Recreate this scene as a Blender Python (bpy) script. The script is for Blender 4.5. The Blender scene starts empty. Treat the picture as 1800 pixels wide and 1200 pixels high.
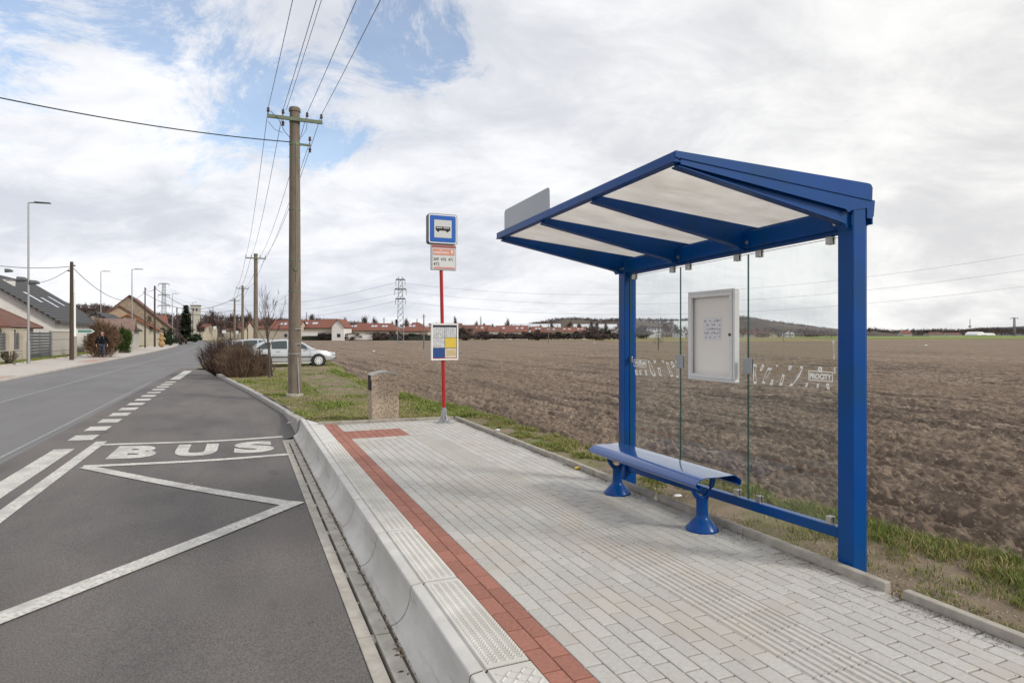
import bpy, bmesh, math, random
import numpy as np
from mathutils import Vector, Matrix
sc = bpy.context.scene
col = sc.collection
R = math.radians
# ------------------------------------------------------------ camera, light, exposure
TH = math.atan2(470.0, 1100.0)          # heading of the street relative to the lens axis
CS, SN = math.cos(TH), math.sin(TH)
cd = bpy.data.cameras.new("camera"); cam = bpy.data.objects.new("camera", cd); col.objects.link(cam)
cam.location = (0, 0, 1.7); cam.rotation_euler = (R(90), 0, 0)
cd.sensor_width = 36; cd.lens = 22.0; cd.shift_y = -12/1800; cd.clip_start = 0.05; cd.clip_end = 9000
sc.camera = cam
sc.view_settings.view_transform = 'Standard'; sc.view_settings.look = 'None'
sc.view_settings.exposure = 0.38; sc.view_settings.gamma = 1
SUN_EL, SUN_AZ = 32.0, 112.0            # azimuth clockwise from +Y: right and a little behind the camera
sd = bpy.data.lights.new("sun", 'SUN'); so = bpy.data.objects.new("sun", sd); col.objects.link(so)
sd.energy = 1.9; sd.angle = R(10); sd.color = (1, .95, .87)
so.rotation_euler = Vector((-math.sin(R(SUN_AZ))*math.cos(R(SUN_EL)), -math.cos(R(SUN_AZ))*math.cos(R(SUN_EL)), -math.sin(R(SUN_EL)))).to_track_quat('-Z', 'Y').to_euler()
wd = bpy.data.worlds.new("World"); sc.world = wd; wd.use_nodes = True
def N(nt, typ, **kw):
    n = nt.nodes.new(typ)
    for k, v in kw.items():
        if k.startswith('_'): setattr(n, k[1:], v)
        else: n.inputs[k].default_value = v
    return n
def build_world():
    nt = wd.node_tree; nt.nodes.clear(); L = nt.links.new
    out = N(nt, 'ShaderNodeOutputWorld')
    sky = N(nt, 'ShaderNodeTexSky', _sky_type='NISHITA', _sun_disc=False, _sun_elevation=R(SUN_EL), _sun_rotation=R(SUN_AZ), _ozone_density=1.2, _air_density=1.0, _dust_density=.6)
    bs = N(nt, 'ShaderNodeBackground', Strength=.15); L(sky.outputs[0], bs.inputs[0])
    tc = N(nt, 'ShaderNodeTexCoord')
    nrm = N(nt, 'ShaderNodeVectorMath', _operation='NORMALIZE'); L(tc.outputs['Generated'], nrm.inputs[0])
    sep = N(nt, 'ShaderNodeSeparateXYZ'); L(nrm.outputs[0], sep.inputs[0])
    def M(op, a, b=None, c=None, clamp=False):
        n = nt.nodes.new('ShaderNodeMath'); n.operation = op; n.use_clamp = clamp
        for i, v in enumerate((a, b, c)):
            if v is None: continue
            if isinstance(v, (int, float)): n.inputs[i].default_value = v
            else: L(v, n.inputs[i])
        return n.outputs[0]
    den = M('ADD', M('MAXIMUM', sep.outputs[2], 0.0), .38)
    cx = M('DIVIDE', sep.outputs[0], den); cy = M('DIVIDE', sep.outputs[1], den)
    cmb = N(nt, 'ShaderNodeCombineXYZ'); L(cx, cmb.inputs[0]); L(cy, cmb.inputs[1])
    def noise(scale, det, rough, dist, off, sx=1, sy=1, rot=0):
        mp = N(nt, 'ShaderNodeMapping'); mp.inputs['Location'].default_value = off; mp.inputs['Scale'].default_value = (sx, sy, 1); mp.inputs['Rotation'].default_value = (0, 0, rot)
        L(cmb.outputs[0], mp.inputs[0])
        n = N(nt, 'ShaderNodeTexNoise', Scale=scale, Detail=det, Roughness=rough, Distortion=dist); L(mp.outputs[0], n.inputs['Vector'])
        return n.outputs[0]
    def mr(x, a, b, c=0, d=1):
        n = N(nt, 'ShaderNodeMapRange', _interpolation_type='SMOOTHSTEP'); L(x, n.inputs[0])
        for i, v in enumerate((a, b, c, d)): n.inputs[i+1].default_value = v
        return n.outputs[0]
    def dirw(px, py, cosr0, cosr1):
        d = Vector(((px-900)/1100, 1, (588-py)/1100)).normalized()
        n = N(nt, 'ShaderNodeVectorMath', _operation='DOT_PRODUCT'); L(nrm.outputs[0], n.inputs[0]); n.inputs[1].default_value = d
        return mr(n.outputs['Value'], math.cos(R(cosr0)), math.cos(R(cosr1)))
    # how much cloud is broken: around the upper left of the view the cover opens to blue
    openness = M('MAXIMUM', M('MAXIMUM', M('MULTIPLY', dirw(330, -10, 17, 2), .74), M('MULTIPLY', dirw(720, 50, 9, 1), 1.0)), M('MAXIMUM', M('MAXIMUM', M('MULTIPLY', dirw(-10, 40, 9, 1), .9), M('MULTIPLY', dirw(-20, 290, 9, 1), .62)), M('MULTIPLY', dirw(540, 170, 9, 1), .7)))
    n1 = noise(1.15, 9, .62, .25, (3.1, 1.7, 0), 1, 1.05, .35)
    n2 = noise(3.0, 10, .72, .7, (7.3, 2.2, 0), 1, 1.15, .35)
    dens = M('ADD', M('MULTIPLY', n1, .42), M('MULTIPLY', n2, .58))
    thr = M('MULTIPLY', openness, .20)
    mask = M('MAXIMUM', mr(M('SUBTRACT', dens, thr), .25, .39), .24)
    # light and dark of the cloud base
    n3 = noise(1.6, 9, .6, .4, (1.2, 9.4, 0), 1, 1.35, .25)
    n4 = noise(4.5, 7, .65, .6, (5.2, 3.4, 0), 1, 1.4, .25)
    sh = mr(M('ADD', M('MULTIPLY', n3, .68), M('MULTIPLY', n4, .32)), .36, .62)
    warm = mr(sep.outputs[0], -.35, .75)
    lo = N(nt, 'ShaderNodeMix', _data_type='RGBA'); L(warm, lo.inputs[0]); lo.inputs[6].default_value = (.59, .615, .68, 1); lo.inputs[7].default_value = (.64, .64, .645, 1)
    hi = N(nt, 'ShaderNodeMix', _data_type='RGBA'); L(warm, hi.inputs[0]); hi.inputs[6].default_value = (.86, .87, .90, 1); hi.inputs[7].default_value = (.87, .862, .845, 1)
    cc = N(nt, 'ShaderNodeMix', _data_type='RGBA'); L(sh, cc.inputs[0]); L(lo.outputs[2], cc.inputs[6]); L(hi.outputs[2], cc.inputs[7])
    # brighter low on the right, where the sun stands behind the cloud
    glow = M('ADD', 1.0, M('MULTIPLY', dirw(1500, 150, 40, 2), .0))
    bc = N(nt, 'ShaderNodeBackground'); L(cc.outputs[2], bc.inputs[0]); L(M('MULTIPLY', glow, .90), bc.inputs[1])
    mx = N(nt, 'ShaderNodeMixShader'); L(mask, mx.inputs[0]); L(bs.outputs[0], mx.inputs[1]); L(bc.outputs[0], mx.inputs[2]); L(mx.outputs[0], out.inputs[0])
build_world()

# ------------------------------------------------------------ coordinates
# a = metres to the right across the street, b = metres along the street, z = up; the camera stands at a=b=0
def W(a, b, z=0.0): return Vector((a*CS - b*SN, a*SN + b*CS, z))
def inv(X, Y): return X*CS + Y*SN, -X*SN + Y*CS
def gp(px, py, z=0.0):
    Y = (1.7-z)*1100/(py-588); X = (px-900)/1100*Y; return inv(X, Y)
def dp(px, py, Y):
    a, b = inv((px-900)/1100*Y, Y); return a, b, 1.7-(py-588)/1100*Y
def pa(px, py, a):      # a point on the upright plane a = const
    Y = a*1196.2/(px-430); return Y*(CS - SN*(px-900)/1100), 1.7-(py-588)/1100*Y
def depth(a, b): return a*SN + b*CS

# ------------------------------------------------------------ numpy noise
def _h(ix, iy, s):
    n = (ix.astype(np.int64)*374761393 + iy.astype(np.int64)*668265263 + s*1442695041) & 0xffffffff
    n = ((n ^ (n >> 13))*1274126177) & 0xffffffff
    return ((n ^ (n >> 16)) & 0xffff)/65535.0
def vn(x, y, s=0):
    ix = np.floor(x); iy = np.floor(y); fx = x-ix; fy = y-iy
    fx = fx*fx*(3-2*fx); fy = fy*fy*(3-2*fy)
    a = _h(ix, iy, s); b = _h(ix+1, iy, s); c = _h(ix, iy+1, s); d = _h(ix+1, iy+1, s)
    return (a*(1-fx)+b*fx)*(1-fy) + (c*(1-fx)+d*fx)*fy
def fbm(x, y, o=4, s=0, g=.5):
    r = 0; amp = 1; t = 0
    for i in range(o):
        r = r + amp*vn(x, y, s+i*17); t += amp; amp *= g; x = x*2.03+7.1; y = y*2.03+3.7
    return r/t

# ------------------------------------------------------------ materials
MATS = {}
def mat(name, c1, c2=None, rough=.7, metal=0, scale=8, bump=0, bscale=40, detail=5, lo=.35, hi=.65, spec=.5, vcol=False, stretch=(1, 1, 1), coat=0, c3=None, s3=1.2, bdist=.01, rot=0):
    if name in MATS: return MATS[name]
    m = bpy.data.materials.new(name); m.use_nodes = True; MATS[name] = m
    nt = m.node_tree; L = nt.links.new; p = nt.nodes['Principled BSDF']
    p.inputs['Roughness'].default_value = rough; p.inputs['Metallic'].default_value = metal
    p.inputs['Specular IOR Level'].default_value = spec; p.inputs['Coat Weight'].default_value = coat
    tc = N(nt, 'ShaderNodeTexCoord'); mp = N(nt, 'ShaderNodeMapping'); L(tc.outputs['Object'], mp.inputs[0]); mp.inputs['Scale'].default_value = stretch; mp.inputs['Rotation'].default_value = (0, 0, rot)
    c = None
    if c2 is None: p.inputs['Base Color'].default_value = (*c1, 1)
    if c2 is not None:
        n = N(nt, 'ShaderNodeTexNoise', Scale=scale, Detail=detail, Roughness=.6); L(mp.outputs[0], n.inputs['Vector'])
        r = N(nt, 'ShaderNodeMapRange'); L(n.outputs[0], r.inputs[0]); r.inputs[1].default_value = lo; r.inputs[2].default_value = hi
        mx = N(nt, 'ShaderNodeMix', _data_type='RGBA'); L(r.outputs[0], mx.inputs[0]); mx.inputs[6].default_value = (*c1, 1); mx.inputs[7].default_value = (*c2, 1)
        c = mx.outputs[2]
        if c3 is not None:
            n = N(nt, 'ShaderNodeTexNoise', Scale=s3, Detail=4); L(mp.outputs[0], n.inputs['Vector'])
            r = N(nt, 'ShaderNodeMapRange'); L(n.outputs[0], r.inputs[0]); r.inputs[1].default_value = .45; r.inputs[2].default_value = .65
            m2 = N(nt, 'ShaderNodeMix', _data_type='RGBA'); L(r.outputs[0], m2.inputs[0]); L(c, m2.inputs[6]); m2.inputs[7].default_value = (*c3, 1); c = m2.outputs[2]
    if vcol:
        at = N(nt, 'ShaderNodeAttribute', _attribute_name='Col')
        if c is None: c = at.outputs[0]
        else:
            mm = N(nt, 'ShaderNodeMix', _data_type='RGBA', _blend_type='MULTIPLY'); mm.inputs[0].default_value = 1; L(c, mm.inputs[6]); L(at.outputs[0], mm.inputs[7]); c = mm.outputs[2]
    if c is not None: L(c, p.inputs['Base Color'])
    if bump:
        n = N(nt, 'ShaderNodeTexNoise', Scale=bscale, Detail=6, Roughness=.65); L(mp.outputs[0], n.inputs['Vector'])
        b = N(nt, 'ShaderNodeBump', Strength=bump, Distance=bdist); L(n.outputs[0], b.inputs['Height']); L(b.outputs[0], p.inputs['Normal'])
    return m
def edit(m): return m.node_tree, m.node_tree.links.new, m.node_tree.nodes['Principled BSDF']

# ------------------------------------------------------------ mesh builder
class MB:
    def __init__(s): s.v = []; s.f = []; s.c = []
    def add(s, vs, fs, c=None):
        o = len(s.v); s.v += [tuple(v) for v in vs]; s.f += [tuple(i+o for i in f) for f in fs]
        if c is not None: s.c += [c]*len(fs)
        return s
    def box(s, a0, a1, b0, b1, z0, z1, c=None, sh=None):
        v = [(a, b, z) for z in (z0, z1) for b in (b0, b1) for a in (a0, a1)]
        if sh: v = [(a, b, z+sh(b)) for a, b, z in v]
        return s.add(v, [(0, 2, 3, 1), (4, 5, 7, 6), (0, 1, 5, 4), (2, 6, 7, 3), (0, 4, 6, 2), (1, 3, 7, 5)], c)
    def quad(s, *p, c=None): return s.add(p, [tuple(range(len(p)))], c)
    def prism(s, poly, ax, t0, t1, c=None):      # poly: 2D outline in the two other axes, extruded along axis ax
        def mk(p, t): return (t, p[0], p[1]) if ax == 0 else ((p[0], t, p[1]) if ax == 1 else (p[0], p[1], t))
        n = len(poly); v = [mk(p, t0) for p in poly] + [mk(p, t1) for p in poly]
        ar = sum(poly[i][0]*poly[(i+1) % n][1]-poly[(i+1) % n][0]*poly[i][1] for i in range(n))
        f = [tuple(range(n))[::-1], tuple(range(n, 2*n))] + [(i, (i+1) % n, n+(i+1) % n, n+i) for i in range(n)]
        flip = (ar < 0) != (ax == 1)
        if flip: f = [q[::-1] for q in f]
        return s.add(v, f, c)
    def tube(s, pts, rs, n=8, cap=True, c=None):
        pts = [Vector(p) for p in pts]
        if isinstance(rs, (int, float)): rs = [rs]*len(pts)
        vs = []; fs = []
        for i, p in enumerate(pts):
            d = (pts[min(i+1, len(pts)-1)] - pts[max(i-1, 0)]); d = d.normalized() if d.length > 1e-9 else Vector((0, 0, 1))
            u = d.cross(Vector((0, 0, 1)) if abs(d.z) < .9 else Vector((1, 0, 0))).normalized(); w = u.cross(d)
            for k in range(n):
                t = 2*math.pi*k/n; vs.append(p + (u*math.cos(t) + w*math.sin(t))*rs[i])
        for i in range(len(pts)-1):
            for k in range(n):
                k2 = (k+1) % n; fs.append((i*n+k, (i+1)*n+k, (i+1)*n+k2, i*n+k2))
        if cap: fs.append(tuple(range(n))); fs.append(tuple(range((len(pts)-1)*n, len(pts)*n))[::-1])
        return s.add(vs, fs, c)
    def lathe(s, prof, ctr=(0, 0, 0), n=24, c=None):   # prof: (r, z) from bottom to top
        vs = []; fs = []
        for r, z in prof:
            for k in range(n):
                t = 2*math.pi*k/n; vs.append((ctr[0]+r*math.cos(t), ctr[1]+r*math.sin(t), ctr[2]+z))
        for i in range(len(prof)-1):
            for k in range(n):
                k2 = (k+1) % n; fs.append((i*n+k, i*n+k2, (i+1)*n+k2, (i+1)*n+k))
        fs.append(tuple(range(n))[::-1]); fs.append(tuple(range((len(prof)-1)*n, len(prof)*n)))
        return s.add(vs, fs, c)
    def ball(s, ctr, r, n=10, m=7, c=None):
        if isinstance(r, (int, float)): r = (r, r, r)
        vs = [(ctr[0], ctr[1], ctr[2]-r[2])]; fs = []
        for i in range(1, m):
            t = math.pi*i/m
            for k in range(n): vs.append((ctr[0]+r[0]*math.sin(t)*math.cos(2*math.pi*k/n), ctr[1]+r[1]*math.sin(t)*math.sin(2*math.pi*k/n), ctr[2]-r[2]*math.cos(t)))
        vs.append((ctr[0], ctr[1], ctr[2]+r[2])); e = len(vs)-1
        for k in range(n):
            k2 = (k+1) % n; fs.append((0, 1+k2, 1+k)); fs.append((e, e-n+k, e-n+k2))
            for i in range(m-2): fs.append((1+i*n+k, 1+i*n+k2, 1+(i+1)*n+k2, 1+(i+1)*n+k))
        return s.add(vs, fs, c)
    def ribbon(s, pts, w, z=0.0, c=None):   # flat strip along (a,b) points
        vs = []
        for i, p in enumerate(pts):
            q0 = Vector(pts[max(i-1, 0)][:2]); q1 = Vector(pts[min(i+1, len(pts)-1)][:2]); d = (q1-q0).normalized(); n = Vector((-d.y, d.x))
            zz = p[2] if len(p) > 2 else z
            vs += [(p[0]+n.x*w/2, p[1]+n.y*w/2, zz), (p[0]-n.x*w/2, p[1]-n.y*w/2, zz)]
        return s.add(vs, [(2*i, 2*i+1, 2*i+3, 2*i+2) for i in range(len(pts)-1)], c)
ORG = {}
def build(name, mb, m, parent=None, org=None, smooth=False, bevel=0, label=None):
    """one mesh object from a builder; coordinates are (a,b,z), minus the origin of the thing they belong to"""
    me = bpy.data.meshes.new(name)
    o = bpy.data.objects.new(name, me); col.objects.link(o)
    if parent is not None:
        g = ORG[parent.name]; o.parent = parent
    else:
        g = org if org is not None else (0, 0, 0)
        o.location = W(*g); o.rotation_euler = (0, 0, TH)
    ORG[o.name] = g
    me.from_pydata([(v[0]-g[0], v[1]-g[1], v[2]-g[2]) for v in mb.v], [], mb.f)
    if mb.c and len(mb.c) == len(mb.f):
        at = me.color_attributes.new('Col', 'FLOAT_COLOR', 'CORNER'); buf = []
        for f, c in zip(mb.f, mb.c): buf += [c[0], c[1], c[2], 1.0]*len(f)
        at.data.foreach_set('color', buf)
    me.materials.append(m)
    if smooth: me.polygons.foreach_set('use_smooth', [True]*len(me.polygons))
    me.update()
    if bevel:
        md = o.modifiers.new('bevel', 'BEVEL'); md.width = bevel; md.segments = 2; md.limit_method = 'ANGLE'; md.angle_limit = R(35)
    if smooth: 
        me.set_sharp_from_angle(angle=R(smooth if smooth > 1 else 40))
    if label: o['label'] = label
    return o
def npmesh(name, V, F, m, smooth=False, colr=None):
    """large mesh from arrays; V world coordinates, F an (n,k) index array, colr one colour per face"""
    me = bpy.data.meshes.new(name); k = F.shape[1]
    me.vertices.add(len(V)); me.vertices.foreach_set('co', np.ascontiguousarray(V, dtype=np.float32).ravel())
    me.loops.add(F.size); me.loops.foreach_set('vertex_index', np.ascontiguousarray(F, dtype=np.int32).ravel())
    me.polygons.add(len(F)); me.polygons.foreach_set('loop_start', np.arange(0, F.size, k, dtype=np.int32))
    if smooth: me.polygons.foreach_set('use_smooth', np.ones(len(F), dtype=bool))
    me.update(calc_edges=True); me.validate()
    if colr is not None:
        at = me.color_attributes.new('Col', 'FLOAT_COLOR', 'CORNER')
        c4 = np.ones((len(F), k, 4), dtype=np.float32); c4[:, :, :3] = np.asarray(colr)[:, None, :]; at.data.foreach_set('color', c4.ravel())
    me.materials.append(m); o = bpy.data.objects.new(name, me); col.objects.link(o); return o
def tag(o, label, cat, group=None):
    o['label'] = label; o['category'] = cat
    if group: o['group'] = group
    return o
def struct(o, kind='structure'): o['kind'] = kind; return o
def thing(name, label, cat, org, group=None, rot=0, local=False):
    o = bpy.data.objects.new(name, None); col.objects.link(o); o.empty_display_size = .2
    o.location = W(*org); o.rotation_euler = (0, 0, TH+rot); ORG[o.name] = (0, 0, 0) if local else org
    return tag(o, label, cat, group)
def copy_tree(o, parent=None):
    c = o.copy(); col.objects.link(c); c.parent = parent; ORG[c.name] = ORG.get(o.name, (0, 0, 0))
    for ch in list(o.children): copy_tree(ch, c)
    return c
def text_mb(txt, w, h, bold=0.0, sx=1.0):
    """lettering as outlines in a 2D box: returns (verts2d, faces) with the lower left corner at 0,0, fitted to w x h"""
    cu = bpy.data.curves.new('t', 'FONT'); cu.body = txt; cu.offset = bold; cu.fill_mode = 'FRONT'; cu.resolution_u = 4
    ob = bpy.data.objects.new('t', cu); col.objects.link(ob); dg = bpy.context.evaluated_depsgraph_get(); dg.update()
    me = ob.evaluated_get(dg).to_mesh(); vs = [(v.co.x, v.co.y) for v in me.vertices]; fs = [tuple(p.vertices) for p in me.polygons]
    ob.evaluated_get(dg).to_mesh_clear(); bpy.data.objects.remove(ob); bpy.data.curves.remove(cu)
    x0 = min(v[0] for v in vs); x1 = max(v[0] for v in vs); y0 = min(v[1] for v in vs); y1 = max(v[1] for v in vs)
    return [((x-x0)/(x1-x0)*w, (y-y0)/(y1-y0)*h) for x, y in vs], fs
# ------------------------------------------------------------ shared materials
BLUE = mat('blue_paint', (.000, .050, .225), (.000, .058, .255), rough=.32, scale=2.5, spec=.22, coat=.04, bump=.03, bscale=60, bdist=.002, c3=(.002, .054, .19), s3=3.0)
STEEL = mat('stainless', (.55, .53, .50), (.42, .40, .37), rough=.34, metal=.9, scale=30)
ALU = mat('aluminium', (.70, .70, .70), (.62, .62, .62), rough=.42, metal=.15, scale=3)
GALV = mat('galvanised', (.45, .46, .47), (.33, .34, .35), rough=.45, metal=.7, scale=40)
CONC = mat('concrete_light', (.48, .47, .44), (.36, .35, .33), rough=.85, scale=6, bump=.25, bscale=120, detail=8, c3=(.42, .40, .36), s3=2.5, bdist=.004, spec=.25)
CONC2 = mat('concrete_edging', (.40, .37, .32), (.29, .265, .23), rough=.9, scale=9, bump=.4, bscale=90, detail=8, bdist=.006, spec=.2)
DARK = mat('dark', (.012, .012, .013), rough=.8)
BLACKP = mat('black_plastic', (.02, .02, .022), rough=.45)
WHITEP = mat('white_paint', (.78, .78, .76), rough=.5)

# ------------------------------------------------------------ terrain
def bay_z(a, b):
    w = min(max((a+3.0)/3.0, 0), 1); w = w*w*(3-2*w)
    bb = b if b < 12 else max(0, 12*(1-(b-12)/14))
    return -.008*max(bb, 0)*w
def kerb_a(b):      # line of the low kerb along the verge, and of the bay's right edge
    P = [(11.0, .80), (12.0, .86), (14.8, .80), (19.9, .15), (25.6, -.70), (33.5, -1.77), (36, -2.15), (400, -2.2)]
    if b <= P[0][0]: return P[0][1]
    for (b0, a0), (b1, a1) in zip(P, P[1:]):
        if b <= b1: return a0+(a1-a0)*(b-b0)/(b1-b0)
def bend(b):        # the street turns left far off
    return 0 if b < 55 else -((b-55)**2)*.00045
ASPH = mat('asphalt_bay', (.108, .100, .097), (.155, .144, .138), rough=.88, c3=(.165, .148, .138), s3=.55, stretch=(1, .42, 1), scale=1.3, detail=9, bump=.8, bscale=75, bdist=.014, spec=.3, lo=.3, hi=.7)
ROAD = mat('asphalt_road', (.150, .146, .146), (.195, .190, .188), rough=.85, scale=.7, detail=8, bump=.35, bscale=150, bdist=.005, spec=.3, stretch=(1, .3, 1), lo=.3, hi=.7)
def asphalt_extra(m, dots):
    nt, L, p = edit(m)
    tc = [n for n in nt.nodes if n.type == 'TEX_COORD'][0]; src = p.inputs['Base Color'].links[0].from_socket
    no = N(nt, 'ShaderNodeTexNoise', Scale=85, Detail=6, Roughness=.75); L(tc.outputs['Object'], no.inputs['Vector'])
    r = N(nt, 'ShaderNodeMapRange'); L(no.outputs[0], r.inputs[0]); r.inputs[1].default_value = .34; r.inputs[2].default_value = .66; r.inputs[3].default_value = .55; r.inputs[4].default_value = 1.5
    m1 = N(nt, 'ShaderNodeMix', _data_type='RGBA', _blend_type='MULTIPLY'); m1.inputs[0].default_value = 1; L(src, m1.inputs[6]); L(r.outputs[0], m1.inputs[7])
    cur = m1.outputs[2]
    if dots:
        vo = N(nt, 'ShaderNodeTexVoronoi', Scale=1.35); L(tc.outputs['Object'], vo.inputs['Vector'])
        r2 = N(nt, 'ShaderNodeMapRange'); L(vo.outputs['Distance'], r2.inputs[0]); r2.inputs[1].default_value = .030; r2.inputs[2].default_value = .022
        m2 = N(nt, 'ShaderNodeMix', _data_type='RGBA'); L(r2.outputs[0], m2.inputs[0]); L(cur, m2.inputs[6]); m2.inputs[7].default_value = (.42, .41, .39, 1); cur = m2.outputs[2]
    if dots:      # oil and dirt stains drawn out along the lane
        mp = N(nt, 'ShaderNodeMapping'); mp.inputs['Scale'].default_value = (1, .35, 1); L(tc.outputs['Object'], mp.inputs[0])
        for sc_, lo_, hi_, dk in ((1.9, .60, .72, .72), (.55, .48, .70, .86), (9, .66, .72, .62)):
            n5 = N(nt, 'ShaderNodeTexNoise', Scale=sc_, Detail=7, Roughness=.65); L(mp.outputs[0] if sc_ < 5 else tc.outputs['Object'], n5.inputs['Vector'])
            r5 = N(nt, 'ShaderNodeMapRange'); L(n5.outputs[0], r5.inputs[0]); r5.inputs[1].default_value = lo_; r5.inputs[2].default_value = hi_; r5.inputs[3].default_value = 1; r5.inputs[4].default_value = dk
            m5 = N(nt, 'ShaderNodeMix', _data_type='RGBA', _blend_type='MULTIPLY'); m5.inputs[0].default_value = 1; L(cur, m5.inputs[6]); L(r5.outputs[0], m5.inputs[7]); cur = m5.outputs[2]
    L(cur, p.inputs['Base Color'])
asphalt_extra(ASPH, True); asphalt_extra(ROAD, False)

def terrain():
    # base ground out to the horizon
    g = MB(); g.quad((-4000, -400, -.45), (4000, -400, -.45), (6000, 8000, -.45), (-6000, 8000, -.45))
    G = mat('ground_far', (.125, .115, .06), (.17, .14, .09), rough=1, scale=.02, detail=6, spec=.1)
    struct(build('ground', g, G))
    # main road
    r = MB(); bs = [-12, -4, 0, 4, 8, 12, 20, 30, 35.99, 36, 45, 60, 75, 90, 105, 120, 140, 160, 190, 220, 260]
    for b0, b1 in zip(bs, bs[1:]):
        e0 = -2.95 if b0 < 36 else -2.1; e1 = -2.95 if b1 <= 36 and b0 < 36 else -2.1
        r.quad((-8.13+bend(b0), b0, 0), (e0+bend(b0), b0, 0), (e1+bend(b1), b1, 0), (-8.13+bend(b1), b1, 0))
    struct(build('main_road', r, ROAD))
    # bus bay
    V = []; F = []; bb = np.concatenate([np.linspace(-3, 12, 46), np.linspace(12.5, 36, 40)]); na = 20
    for b in bb:
        right = .583 if b < 11.45 else kerb_a(b)
        for i in range(na+1):
            a = -2.95 + (right+2.95)*i/na; V.append((a, b, bay_z(a, b)))
    for j in range(len(bb)-1):
        for i in range(na): k = j*(na+1)+i; F.append((k, k+1, k+na+2, k+na+1))
    m = MB(); m.v = V; m.f = F; struct(build('bus_bay', m, ASPH, smooth=True))
    # road markings, worn white paint lying 4 mm over the asphalt
    PAINT = mat('road_paint', (.60, .585, .54), (.27, .26, .245), rough=.85, scale=34, detail=10, bump=.6, bscale=80, c3=(.40, .39, .365), s3=2.6, lo=.46, hi=.70, bdist=.006)
    k = MB()
    def band(a0, a1, b0, b1, z=.005, n=None):
        n = n or max(1, int((b1-b0)/1.5)); 
        for i in range(n):
            p0 = b0+(b1-b0)*i/n; p1 = b0+(b1-b0)*(i+1)/n
            k.quad(*[(a, b, bay_z(a, b)+z) for a, b in ((a0, p0), (a1, p0), (a1, p1), (a0, p1))])
    def strip(p, q, w, z, n=8):
        P = Vector(p); Q = Vector(q); d = (Q-P).normalized(); nn = Vector((-d.y, d.x))*w/2
        for i in range(n):
            A = P+(Q-P)*i/n; B = P+(Q-P)*(i+1)/n
            k.quad(*[(x.x, x.y, bay_z(x.x, x.y)+z) for x in (A-nn, B-nn, B+nn, A+nn)][::-1])
    band(-2.60, -2.34, -3, 11.2)
    band(-2.19, -2.04, -3, 11.85)
    def gb(px, py):
        z = 0
        for _ in range(6): a, b = gp(px, py, z); z = bay_z(a, b)
        return a, b
    b = 12.05
    while b < 26.2: band(-2.62, -2.28, b, b+.56, n=1); b += 1.09
    band(-2.60, -2.26, 26.8, 33.0)
    A = gb(172, 782); B = gb(497, 767.5); strip(A, B, .15, .006)
    A2 = gb(146, 820); B2 = gb(507, 798.5); strip(A2, B2, .15, .006)
    z1 = gb(150, 821); z2 = gb(513, 886.5); z3 = gb(0, 1088)
    strip(z1, z2, .165, .008); d = Vector(z3)-Vector(z2); strip(tuple(Vector(z2)-d.normalized()*.10), tuple(Vector(z2)+d*1.6), .175, .010)
    fl = MB()
    for a0, b0, b1, w in ((-5.63, 0, 150, .10), (-3.10, 0, 26, .06)):
        pts = [(a0+bend(t), t, .005) for t in np.linspace(b0-6, b1, 40)]; fl.ribbon(pts, w)
    struct(build('faded_lines', fl, mat('faded_paint', (.30, .30, .295), (.21, .21, .205), rough=.85, scale=12, detail=9)))
    for ch, a0, a1 in (('B', -1.78, -1.20), ('U', -.965, -.385), ('S', -.155, .43)):
        vs, fs = text_mb(ch, a1-a0, 1.12, bold=.06)
        k.add([(a0+x, 10.2+y, bay_z(a0+x, 10.2+y)+.006) for x, y in vs], fs)
    mk = struct(build('road_markings', k, PAINT))
terrain()

# ------------------------------------------------------------ platform paving
PAV = mat('paver_grey', (1, 1, 1), (.86, .84, .81), rough=.85, scale=45, detail=8, vcol=True, bump=.35, bscale=220, bdist=.003, spec=.25, c3=(.92, .88, .83), s3=2.6)
PAVR = mat('paver_red', (1, 1, 1), (.78, .80, .80), rough=.85, scale=45, detail=8, vcol=True, bump=.35, bscale=220, bdist=.003, spec=.25)
def slab(mb, a0, a1, b0, b1, z, c, g=.0021, bv=.0032, th=.03, ge=.0056):
    dz = [random.uniform(-.0012, .0012) for _ in range(4)]
    a0 += g; a1 -= g; b0 += ge; b1 -= ge
    o = [(a0, b0), (a1, b0), (a1, b1), (a0, b1)]; i = [(a0+bv, b0+bv), (a1-bv, b0+bv), (a1-bv, b1-bv), (a0+bv, b1-bv)]
    v = [(x, y, z+dz[k]) for k, (x, y) in enumerate(i)] + [(x, y, z-bv*.8+dz[k]) for k, (x, y) in enumerate(o)] + [(x, y, z-th) for x, y in o]
    f = [(0, 1, 2, 3)] + [(4+k, 4+(k+1) % 4, (k+1) % 4, k) for k in range(4)] + [(8+k, 8+(k+1) % 4, 4+(k+1) % 4, 4+k) for k in range(4)]
    mb.add(v, f, c)
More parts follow.
